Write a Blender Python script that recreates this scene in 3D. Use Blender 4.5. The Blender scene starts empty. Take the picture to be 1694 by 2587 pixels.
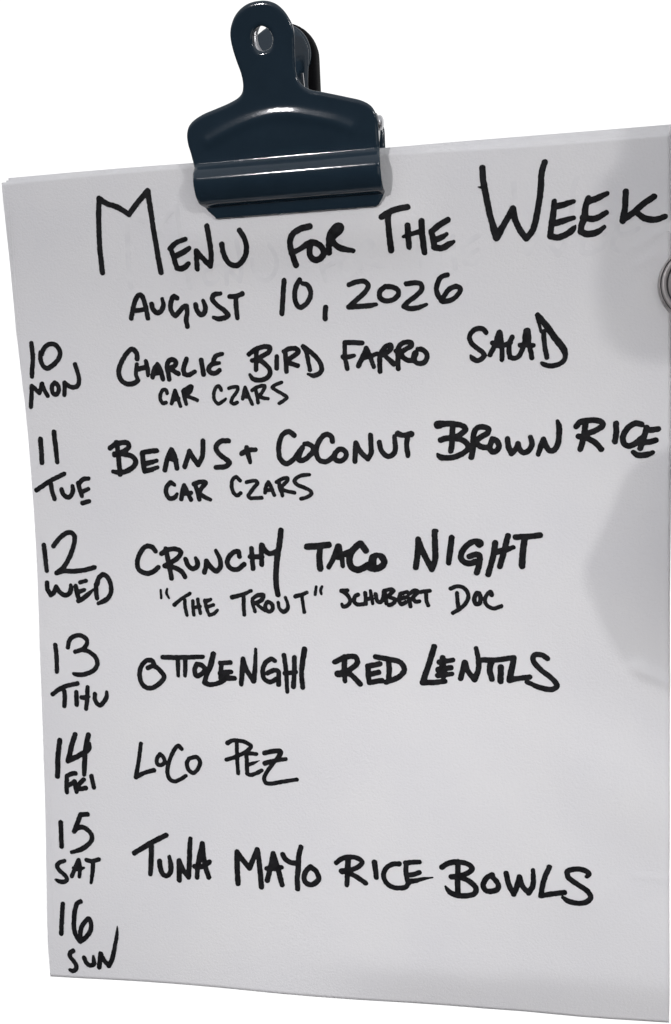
import bpy, bmesh, math, random
import numpy as np
from mathutils import Matrix, Vector

# ---------------------------------------------------------------- camera, world, lamps, exposure
S = bpy.context.scene
COL = S.collection
CAM_POS = [0.183821, -0.359057, 0.205655]
CAM_ROT = [[0.9801189, 0.1958986, -0.0314744], [-0.0102489, -0.1084338, -0.9940508], [-0.1981461, 0.9746106, -0.1042702]]          # rows: camera right, down, forward in world axes
cam = bpy.data.cameras.new('camera')
cam.sensor_fit = 'HORIZONTAL'; cam.sensor_width = 36.0; cam.lens = 2850.0 / 1694.0 * 36.0
cam.clip_start = 0.01; cam.clip_end = 100.0
co = bpy.data.objects.new('camera', cam); COL.objects.link(co)
r, dn, f = [Vector(v) for v in CAM_ROT]
m = Matrix((r, -dn, -f)).transposed().to_4x4(); m.translation = Vector(CAM_POS)
co.matrix_world = m
S.camera = co

w = bpy.data.worlds.new('World'); S.world = w; w.use_nodes = True
nt = w.node_tree; nt.nodes.clear()
tc = nt.nodes.new('ShaderNodeTexCoord'); sx = nt.nodes.new('ShaderNodeSeparateXYZ')
rmp = nt.nodes.new('ShaderNodeValToRGB'); bg = nt.nodes.new('ShaderNodeBackground'); wo = nt.nodes.new('ShaderNodeOutputWorld')
mr = nt.nodes.new('ShaderNodeMapRange'); mr.inputs[1].default_value = -1; mr.inputs[2].default_value = 1
nt.links.new(tc.outputs['Generated'], sx.inputs[0]); nt.links.new(sx.outputs['Y'], mr.inputs[0])
nt.links.new(mr.outputs[0], rmp.inputs[0]); nt.links.new(rmp.outputs[0], bg.inputs[0]); nt.links.new(bg.outputs[0], wo.inputs[0])
# the room in front of the sheet: pale ceiling, dim walls, dark floor; a plain white studio ground behind it
e = rmp.color_ramp.elements
e[0].position = 0.60; e[0].color = (0, 0, 0, 1)
e[1].position = 0.74; e[1].color = (1, 1, 1, 1)
mz = nt.nodes.new('ShaderNodeMapRange'); mz.inputs[1].default_value = -1; mz.inputs[2].default_value = 1
room = nt.nodes.new('ShaderNodeValToRGB'); mx = nt.nodes.new('ShaderNodeMix'); mx.data_type = 'RGBA'
r_ = room.color_ramp.elements
r_[0].position = .30; r_[0].color = (.035, .036, .04, 1)
r_[1].position = .52; r_[1].color = (.07, .072, .08, 1)
q_ = r_.new(.70); q_.color = (.62, .635, .665, 1)
nt.links.new(sx.outputs['Z'], mz.inputs[0]); nt.links.new(mz.outputs[0], room.inputs[0])
nt.links.new(rmp.outputs[0], mx.inputs['Factor']); nt.links.new(room.outputs[0], mx.inputs['A'])
mx.inputs['B'].default_value = (1.05, 1.05, 1.05, 1)
nt.links.new(mx.outputs['Result'], bg.inputs[0])
bg.inputs[1].default_value = 1.06

def area(name, pos, aim, sx_, sy_, power, color, spread=180):
    l = bpy.data.lights.new(name, 'AREA'); l.shape = 'RECTANGLE'; l.size = sx_; l.size_y = sy_
    l.energy = power; l.color = color; l.spread = math.radians(spread)
    o = bpy.data.objects.new(name, l); COL.objects.link(o); o.location = pos
    o.rotation_euler = (Vector(aim) - Vector(pos)).to_track_quat('-Z', 'Y').to_euler()
    return o
KEY = Vector((-0.262, -1.600, 0.610))
SIDE = Vector((1.167, -1.300, 0.660))
area('ceiling_lamp', KEY, (0.13, 0, 0.085), 0.075, 0.05, 0.445, (1.0, 0.972, 0.995), 35)
area('side_lamp', SIDE, (0.13, 0, 0.12), 0.125, 0.125, 0.36, (1.0, 0.985, 0.985), 50)
area('low_fill', (0.42, -0.42, 0.06), (0.14, 0, 0.12), 0.4, 0.3, 0.25, (1.0, 0.975, 0.955))  # soft fill added low in front to brighten the lower sheet

S.view_settings.view_transform = 'Standard'; S.view_settings.look = 'None'
S.view_settings.exposure = 0; S.view_settings.gamma = 1; S.view_settings.use_curve_mapping = False
S.cycles.max_bounces = 8

# ---------------------------------------------------------------- helpers (all lengths below in mm)
MM = 0.001
def tag(o, label=None, cat=None, group=None, kind=None):
    for k, v in (('label', label), ('category', cat), ('group', group), ('kind', kind)):
        if v: o[k] = v
    return o
def empty(name, loc=(0, 0, 0), rot=(0, 0, 0)):
    o = bpy.data.objects.new(name, None); COL.objects.link(o); o.location = loc; o.rotation_euler = rot
    o.empty_display_size = 0.01
    return o
def mesh(name, V, F, mat, parent=None, smooth=True):
    me = bpy.data.meshes.new(name)
    me.from_pydata([tuple(float(c) * MM for c in v) for v in V], [], [tuple(map(int, q)) for q in F])
    me.update()
    me.materials.append(mat)
    if smooth: me.polygons.foreach_set('use_smooth', [True] * len(me.polygons))
    o = bpy.data.objects.new(name, me); COL.objects.link(o)
    if parent: o.parent = parent
    return o
def fixnormals(o):
    bm = bmesh.new(); bm.from_mesh(o.data); bmesh.ops.recalc_face_normals(bm, faces=bm.faces); bm.to_mesh(o.data); bm.free()
    return o

def catmull(P, n=8, closed=False):
    P = np.array(P, float)
    if closed: Q = np.vstack([P[-1], P, P[0], P[1]])
    elif len(P) < 3: return np.array([P[0] + (P[-1] - P[0]) * t for t in np.linspace(0, 1, 5)])
    else: Q = np.vstack([2 * P[0] - P[1], P, 2 * P[-1] - P[-2]])
    out = []
    for i in range(1, len(Q) - 2):
        p0, p1, p2, p3 = Q[i - 1:i + 3]
        d = [max(np.linalg.norm((b_ - a_)[:2]) ** .5, 1e-3) for a_, b_ in ((p0, p1), (p1, p2), (p2, p3))]
        t0 = 0; t1 = d[0]; t2 = t1 + d[1]; t3 = t2 + d[2]
        for t in np.linspace(t1, t2, n, endpoint=False):
            A1 = (t1 - t) / (t1 - t0) * p0 + (t - t0) / (t1 - t0) * p1
            A2 = (t2 - t) / (t2 - t1) * p1 + (t - t1) / (t2 - t1) * p2
            A3 = (t3 - t) / (t3 - t2) * p2 + (t - t2) / (t3 - t2) * p3
            B1 = (t2 - t) / (t2 - t0) * A1 + (t - t0) / (t2 - t0) * A2
            B2 = (t3 - t) / (t3 - t1) * A2 + (t - t1) / (t3 - t1) * A3
            out.append((t2 - t) / (t2 - t1) * B1 + (t - t1) / (t2 - t1) * B2)
    if not closed: out.append(P[-1])
    return np.array(out)

def poly_sdf(X, Y, P):
    """signed distance to a closed polygon, negative inside"""
    P = np.array(P, float); D = np.full(X.shape, 1e9); ins = np.zeros(X.shape, bool)
    for p, q in zip(P, np.roll(P, -1, 0)):
        v = q - p; L = v @ v
        if L < 1e-12: continue
        t = np.clip(((X - p[0]) * v[0] + (Y - p[1]) * v[1]) / L, 0, 1)
        D = np.minimum(D, np.hypot(X - p[0] - t * v[0], Y - p[1] - t * v[1]))
        if p[1] != q[1]:
            c = ((p[1] > Y) != (q[1] > Y)) & (X < (q[0] - p[0]) * (Y - p[1]) / (q[1] - p[1]) + p[0])
            ins ^= c
    return np.where(ins, -D, D)

def field(phi, x0, y0, h):
    """faces covering phi < 0 on a regular grid, cut exactly along phi = 0"""
    ny, nx = phi.shape; I = phi < 0
    nid = np.full(phi.shape, -1, int); nid[I] = np.arange(I.sum())
    jj, ii = np.nonzero(I); V = [np.c_[x0 + ii * h, y0 + jj * h]]; n = int(I.sum())
    ex = I[:, 1:] != I[:, :-1]; hid = np.full(ex.shape, -1, int); hid[ex] = n + np.arange(ex.sum())
    j, i = np.nonzero(ex); t = phi[j, i] / (phi[j, i] - phi[j, i + 1]); V.append(np.c_[x0 + (i + t) * h, y0 + j * h]); n += len(j)
    ey = I[1:] != I[:-1]; vid = np.full(ey.shape, -1, int); vid[ey] = n + np.arange(ey.sum())
    j, i = np.nonzero(ey); t = phi[j, i] / (phi[j, i] - phi[j + 1, i]); V.append(np.c_[x0 + i * h, y0 + (j + t) * h])
    V = np.vstack(V); rim = np.zeros(len(V), bool); rim[int(I.sum()):] = True
    cnt = I[:-1, :-1].astype(int) + I[:-1, 1:] + I[1:, 1:] + I[1:, :-1]
    j, i = np.nonzero(cnt == 4)
    F = np.c_[nid[j, i], nid[j, i + 1], nid[j + 1, i + 1], nid[j + 1, i]].tolist()
    for j, i in zip(*np.nonzero((cnt > 0) & (cnt < 4))):
        c = (nid[j, i], nid[j, i + 1], nid[j + 1, i + 1], nid[j + 1, i])
        ed = (hid[j, i], vid[j, i + 1], hid[j + 1, i], vid[j, i])
        q = []
        for k in range(4):
            if c[k] >= 0: q.append(c[k])
            if ed[k] >= 0: q.append(ed[k])
        if len(q) > 2: F.append(q)
    return V, F, rim

def slab(P, h, T, rnd, holes=(), extra=None):
    """closed plate from an outline in the plane (a, b): returns V (a, b, t) with rounded rims, and faces"""
    P = np.array(P, float); lo = P.min(0) - 2 * h; hi = P.max(0) + 2 * h
    X, Y = np.meshgrid(np.arange(lo[0], hi[0], h), np.arange(lo[1], hi[1], h))
    phi = poly_sdf(X, Y, P)
    for q in holes: phi = np.maximum(phi, -poly_sdf(X, Y, q))
    V2, F, rim = field(phi, lo[0], lo[1], h)
    # depth below the rim at each vertex
    fi = (V2[:, 0] - lo[0]) / h; fj = (V2[:, 1] - lo[1]) / h
    i = np.clip(fi.astype(int), 0, phi.shape[1] - 2); j = np.clip(fj.astype(int), 0, phi.shape[0] - 2); u = fi - i; v = fj - j
    d = -(phi[j, i] * (1 - u) * (1 - v) + phi[j, i + 1] * u * (1 - v) + phi[j + 1, i] * (1 - u) * v + phi[j + 1, i + 1] * u * v)
    d[rim] = 0
    t = T * np.sqrt(np.clip(1 - (1 - np.clip(d / rnd, 0, 1)) ** 2, 0, 1))
    n = len(V2); idx = np.arange(n); back = np.where(rim, idx, n + np.cumsum(~rim) - 1)
    V = np.vstack([np.c_[V2, t], np.c_[V2, -t][~rim]])
    FB = [[back[k] for k in reversed(q)] for q in F]
    return V, F + FB, d

def lathe(prof, n=72):
    """(radius, height) pairs turned about the y axis, height toward the viewer"""
    V = []; F = []
    for (rr, hh) in prof:
        for k in range(n):
            an = 2 * math.pi * k / n; V.append((rr * math.cos(an), -hh, rr * math.sin(an)))
    for i in range(len(prof) - 1):
        for k in range(n):
            F.append((i * n + k, i * n + (k + 1) % n, (i + 1) * n + (k + 1) % n, (i + 1) * n + k))
    F.append(list(range(n))); F.append(list(range((len(prof) - 1) * n, len(prof) * n))[::-1])
    return V, F

# ---------------------------------------------------------------- materials
def mat(name, color, rough, metal=0.0, spec=0.5, coat=0.0):
    m_ = bpy.data.materials.new(name); m_.use_nodes = True
    p = m_.node_tree.nodes['Principled BSDF']
    p.inputs['Base Color'].default_value = (*color, 1); p.inputs['Roughness'].default_value = rough
    p.inputs['Metallic'].default_value = metal; p.inputs['Specular IOR Level'].default_value = spec
    p.inputs['Coat Weight'].default_value = coat; p.inputs['Coat Roughness'].default_value = 0.06
    return m_, m_.node_tree, p
def noise(nt_, scale, detail=4, rough=.6):
    c = nt_.nodes.new('ShaderNodeTexCoord'); n_ = nt_.nodes.new('ShaderNodeTexNoise')
    n_.inputs['Scale'].default_value = scale; n_.inputs['Detail'].default_value = detail; n_.inputs['Roughness'].default_value = rough
    nt_.links.new(c.outputs['Object'], n_.inputs['Vector']); return n_
def mixcol(nt_, p, fac, c1, c2, lo=.3, hi=.7):
    r_ = nt_.nodes.new('ShaderNodeValToRGB'); r_.color_ramp.elements[0].position = lo; r_.color_ramp.elements[1].position = hi
    r_.color_ramp.elements[0].color = (*c1, 1); r_.color_ramp.elements[1].color = (*c2, 1)
    nt_.links.new(fac, r_.inputs[0]); nt_.links.new(r_.outputs[0], p.inputs['Base Color'])
def bumpnode(nt_, p, hgt, strength, dist):
    b_ = nt_.nodes.new('ShaderNodeBump'); b_.inputs['Strength'].default_value = strength; b_.inputs['Distance'].default_value = dist
    nt_.links.new(hgt, b_.inputs['Height']); nt_.links.new(b_.outputs[0], p.inputs['Normal'])

PAPER, t_, p_ = mat('white_paper', (.79, .785, .79), .75, spec=.25)
n1 = noise(t_, 28, 3); mixcol(t_, p_, n1.outputs[0], (.77, .768, .78), (.802, .798, .797))  # mottled paper tone, also standing in for soft uneven light
n2 = noise(t_, 1300, 6, .7); bumpnode(t_, p_, n2.outputs[0], .55, .0004)
INKM, t_, p_ = mat('black_marker_ink', (.012, .012, .013), .6, spec=.12)
n1 = noise(t_, 380, 4); mixcol(t_, p_, n1.outputs[0], (.004, .004, .005), (.019, .019, .021), .35, .75)
GHOST, t_, p_ = mat('ink_showing_through', (.73, .72, .73), .8, spec=.2)
n1 = noise(t_, 160, 3); mixcol(t_, p_, n1.outputs[0], (.722, .72, .73), (.786, .784, .788), .34, .62)
NAVY, t_, p_ = mat('navy_enamel', (.0055, .0125, .022), .115, spec=.5)
n1 = noise(t_, 90, 4); mixcol(t_, p_, n1.outputs[0], (.0125, .0255, .039), (.0152, .030, .0455))
n2 = noise(t_, 260, 3); bumpnode(t_, p_, n2.outputs[0], .05, .0006)
STEEL, t_, p_ = mat('bright_steel', (.50, .50, .51), .33, metal=1.0)
n1 = noise(t_, 300, 4); bumpnode(t_, p_, n1.outputs[0], .08, .0004)
BRUSHED, t_, p_ = mat('turned_steel', (.34, .32, .315), .4, metal=.25)
RUBBER, t_, p_ = mat('black_rubber', (.006, .006, .007), .8, spec=.12)
n1 = noise(t_, 200, 3); mixcol(t_, p_, n1.outputs[0], (.004, .004, .005), (.009, .009, .010))
GROOVE, t_, p_ = mat('groove_shade', (.045, .045, .047), .6, spec=.3)  # dark colour standing in for shade inside the magnet's grooves
CASTER_GREY, t_, p_ = mat('grey_shadow_caster', (.12, .12, .13), .9, spec=.1)  # plain grey for the added off-frame shadow casters
n1 = noise(t_, 500, 4); mixcol(t_, p_, n1.outputs[0], (.09, .09, .10), (.15, .15, .16))

# ---------------------------------------------------------------- the sheets
def bump(x,z):
    """depth (mm) of the top sheet toward the viewer over its flat plane"""
    x=np.asarray(x,float);z=np.asarray(z,float)
    sm=lambda t:np.clip(t,0,1)**2*(3-2*np.clip(t,0,1))
    far=1-np.exp(-(((x-100)/45)**2+((z-268)/30)**2))          # flat where the clip bites
    zk=np.array([-20,0,25,50,75,100,125,150,175,200,218,235,250,260,270,279,300.]);dk=np.array([-2.2,-3.2,-4.4,-5.6,-6.7,-7.6,-8.2,-8.5,-8.4,-7.9,-7.0,-5.5,-3.6,-2.1,-.7,.3,1.5])
    base=sum(np.interp(z+o,zk,dk) for o in (-9,-6,-3,0,3,6,9))/7.
    bite=np.exp(-(np.maximum(np.abs(x-101)-26,0)/16)**4-(np.maximum(262-z,0)/11)**2)
    d=base*(.85+.15*np.clip((x-40)/60,0,1))*(1-bite)+far*(.55*np.sin(x/31+z/47)+.4*np.sin(x/19-z/36+1)+.25*np.sin(z/14+x/60))
    zb=9.2+.5*np.sin(x/23.)                                               # strip curling back along the bottom
    t=zb-z+.9*np.sin(x/9.)*np.exp(-((x-158)/14)**2)
    d=d-.27*sm((x-76)/60)*1.9*np.logaddexp(0,t/1.9)
    def ridge(pts,w,h):
        P=np.array(pts,float);best=np.full(d.shape,1e9);fade=np.zeros(d.shape)
        n=len(P)-1
        for i in range(n):
            a,b=P[i],P[i+1];v=b-a;L=v@v
            q=np.clip(((x-a[0])*v[0]+(z-a[1])*v[1])/L,0,1)
            r=np.hypot(x-a[0]-q*v[0],z-a[1]-q*v[1])
            m=r<best;best=np.where(m,r,best);fade=np.where(m,(i+q)/n,fade)
        return h*np.exp(-(best/w)**2)*sm(fade*3)
    d=d+ridge([(202.5,45.2),(206.5,46.3),(212,46),(218,45.4)],.8,.22)
    d=d+ridge([(203.5,117.5),(209,113.8),(216,111)],2.2,1.0)
    d=d+ridge([(205,241),(208,242.2),(212,245)],1.0,.28)
    d=d+ridge([(204,246.5),(208,248),(212,251)],1.2,.2)
    lr=np.exp(-(((x-205)/30)**2+((z-70)/45)**2))
    d=d+lr*(.45*np.sin((x*.55+z*.83)/6.5)+.3*np.sin((x*.9-z*.35)/8.+1.2))
    return d

EL = np.array([[-0.884,-1.752],[-1.216,10.468],[-0.968,22.697],[-0.696,34.925],[-0.496,47.155],[-0.307,59.385],[-0.121,71.615],[0.065,83.845],[0.258,96.075],[0.443,108.306],[0.605,120.536],[0.764,132.767],[0.91,144.997],[1.019,157.228],[1.059,169.46],[1.04,181.691],[0.92,193.922],[0.58,206.148],[-0.11,218.36],[-0.554,230.583],[-0.459,242.813],[-0.199,255.042],[-0.013,267.272],[0.179,279.502]]); ER = np.array([[216.059,-3.614],[216.063,8.7],[216.067,21.014],[216.093,33.328],[216.157,45.642],[216.252,57.956],[216.352,70.27],[216.438,82.584],[216.497,94.898],[216.543,107.212],[216.581,119.527],[216.612,131.841],[216.636,144.155],[216.652,156.469],[216.663,168.783],[216.672,181.098],[216.676,193.412],[216.665,205.726],[216.626,218.04],[216.55,230.354],[216.425,242.668],[216.267,254.981],[216.096,267.294],[215.935,279.607]]); ET = np.array([[0.179,279.502],[9.559,279.643],[18.939,279.781],[28.319,279.917],[37.699,280.069],[47.08,280.214],[56.46,280.328],[65.841,280.396],[75.223,280.409],[84.604,280.385],[93.985,280.335],[103.366,280.266],[112.747,280.185],[122.128,280.094],[131.509,279.995],[140.889,279.856],[150.269,279.692],[159.649,279.538],[169.029,279.426],[178.41,279.389],[187.792,279.413],[197.173,279.474],[206.554,279.547],[215.935,279.607]]); EB = np.array([[-0.884,-1.752],[8.547,-1.454],[17.978,-1.135],[27.41,-0.881],[36.846,-0.78],[46.281,-0.846],[55.716,-1.036],[65.148,-1.289],[74.58,-1.575],[84.009,-1.941],[93.436,-2.348],[102.864,-2.752],[112.293,-3.111],[121.725,-3.378],[131.16,-3.537],[140.596,-3.634],[150.031,-3.714],[159.467,-3.834],[168.9,-4.062],[178.332,-4.331],[187.767,-4.487],[197.202,-4.366],[206.631,-4.004],[216.059,-3.614]])
def resamp(E_, t):
    s = np.r_[0, np.cumsum(np.hypot(*np.diff(E_, axis=0).T))]; s /= s[-1]
    return np.c_[np.interp(t, s, E_[:, 0]), np.interp(t, s, E_[:, 1])]
def sheet_mesh(name, el, er, et, eb, depth, parent=None, nx=200, ny=260, thick=.1):
    s = np.linspace(0, 1, nx); t = np.linspace(0, 1, ny)
    B_, T_, L_, R_ = resamp(eb, s), resamp(et, s), resamp(el, t), resamp(er, t)
    s_, t_ = s[None, :, None], t[:, None, None]
    G = (1 - t_) * B_[None] + t_ * T_[None] + (1 - s_) * L_[:, None] + s_ * R_[:, None] \
        - ((1 - s_) * (1 - t_) * B_[0] + s_ * (1 - t_) * B_[-1] + (1 - s_) * t_ * T_[0] + s_ * t_ * T_[-1])
    X, Z = G[..., 0].ravel(), G[..., 1].ravel(); D = depth(X, Z)
    n = nx * ny; V = np.vstack([np.c_[X, -D, Z], np.c_[X, -D + thick, Z]])
    k = np.arange(n).reshape(ny, nx); q = np.stack([k[:-1, :-1], k[:-1, 1:], k[1:, 1:], k[1:, :-1]], -1).reshape(-1, 4)
    F = q.tolist() + (q[:, ::-1] + n).tolist()
    rim = np.r_[k[0, :], k[1:, -1], k[-1, -2::-1], k[-2:0, 0]]
    F += [(a_, a_ + n, b_ + n, b_) for a_, b_ in zip(rim, np.roll(rim, -1))]
    F = [tuple(f_) for f_ in F]
    return mesh(name, V, F, PAPER, parent)
menu = sheet_mesh('menu_sheet', EL, ER, ET, EB, bump)
tag(menu, 'topmost white sheet covered with the handwritten weekly dinner menu, held by the navy clip', 'paper sheet', 'sheets of paper held by the clip')
def straight(bl, br, tl, tr):
    L = lambda a_, b_: np.linspace(a_, b_, 20)
    return L(bl, tl), L(br, tr), L(tl, tr), L(bl, br)
bl = EB[0]; br = EB[-1]
def under(k):
    return lambda X, Z: bump(X, Z) - k - .25 * np.clip((Z - 272) / 8, 0, 1) * k
mid = sheet_mesh('paper_sheet', *straight(bl + (2.6, 3), br + (-.4, 3.0), np.array((1.7, 280.15)), np.array((217.3, 281.3))), under(.42), nx=110, ny=140)
tag(mid, 'second white sheet, blank and mostly hidden, its top edge just above the menu sheet', 'paper sheet', 'sheets of paper held by the clip')
low = sheet_mesh('paper_sheet', *straight(bl + (4, 5), br + (-.8, 5), np.array((2.3, 281.0)), np.array((218.2, 282.3))), under(.8), nx=110, ny=140)
tag(low, 'rearmost white sheet of the stack, its top edge standing highest behind the others', 'paper sheet', 'sheets of paper held by the clip')

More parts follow.
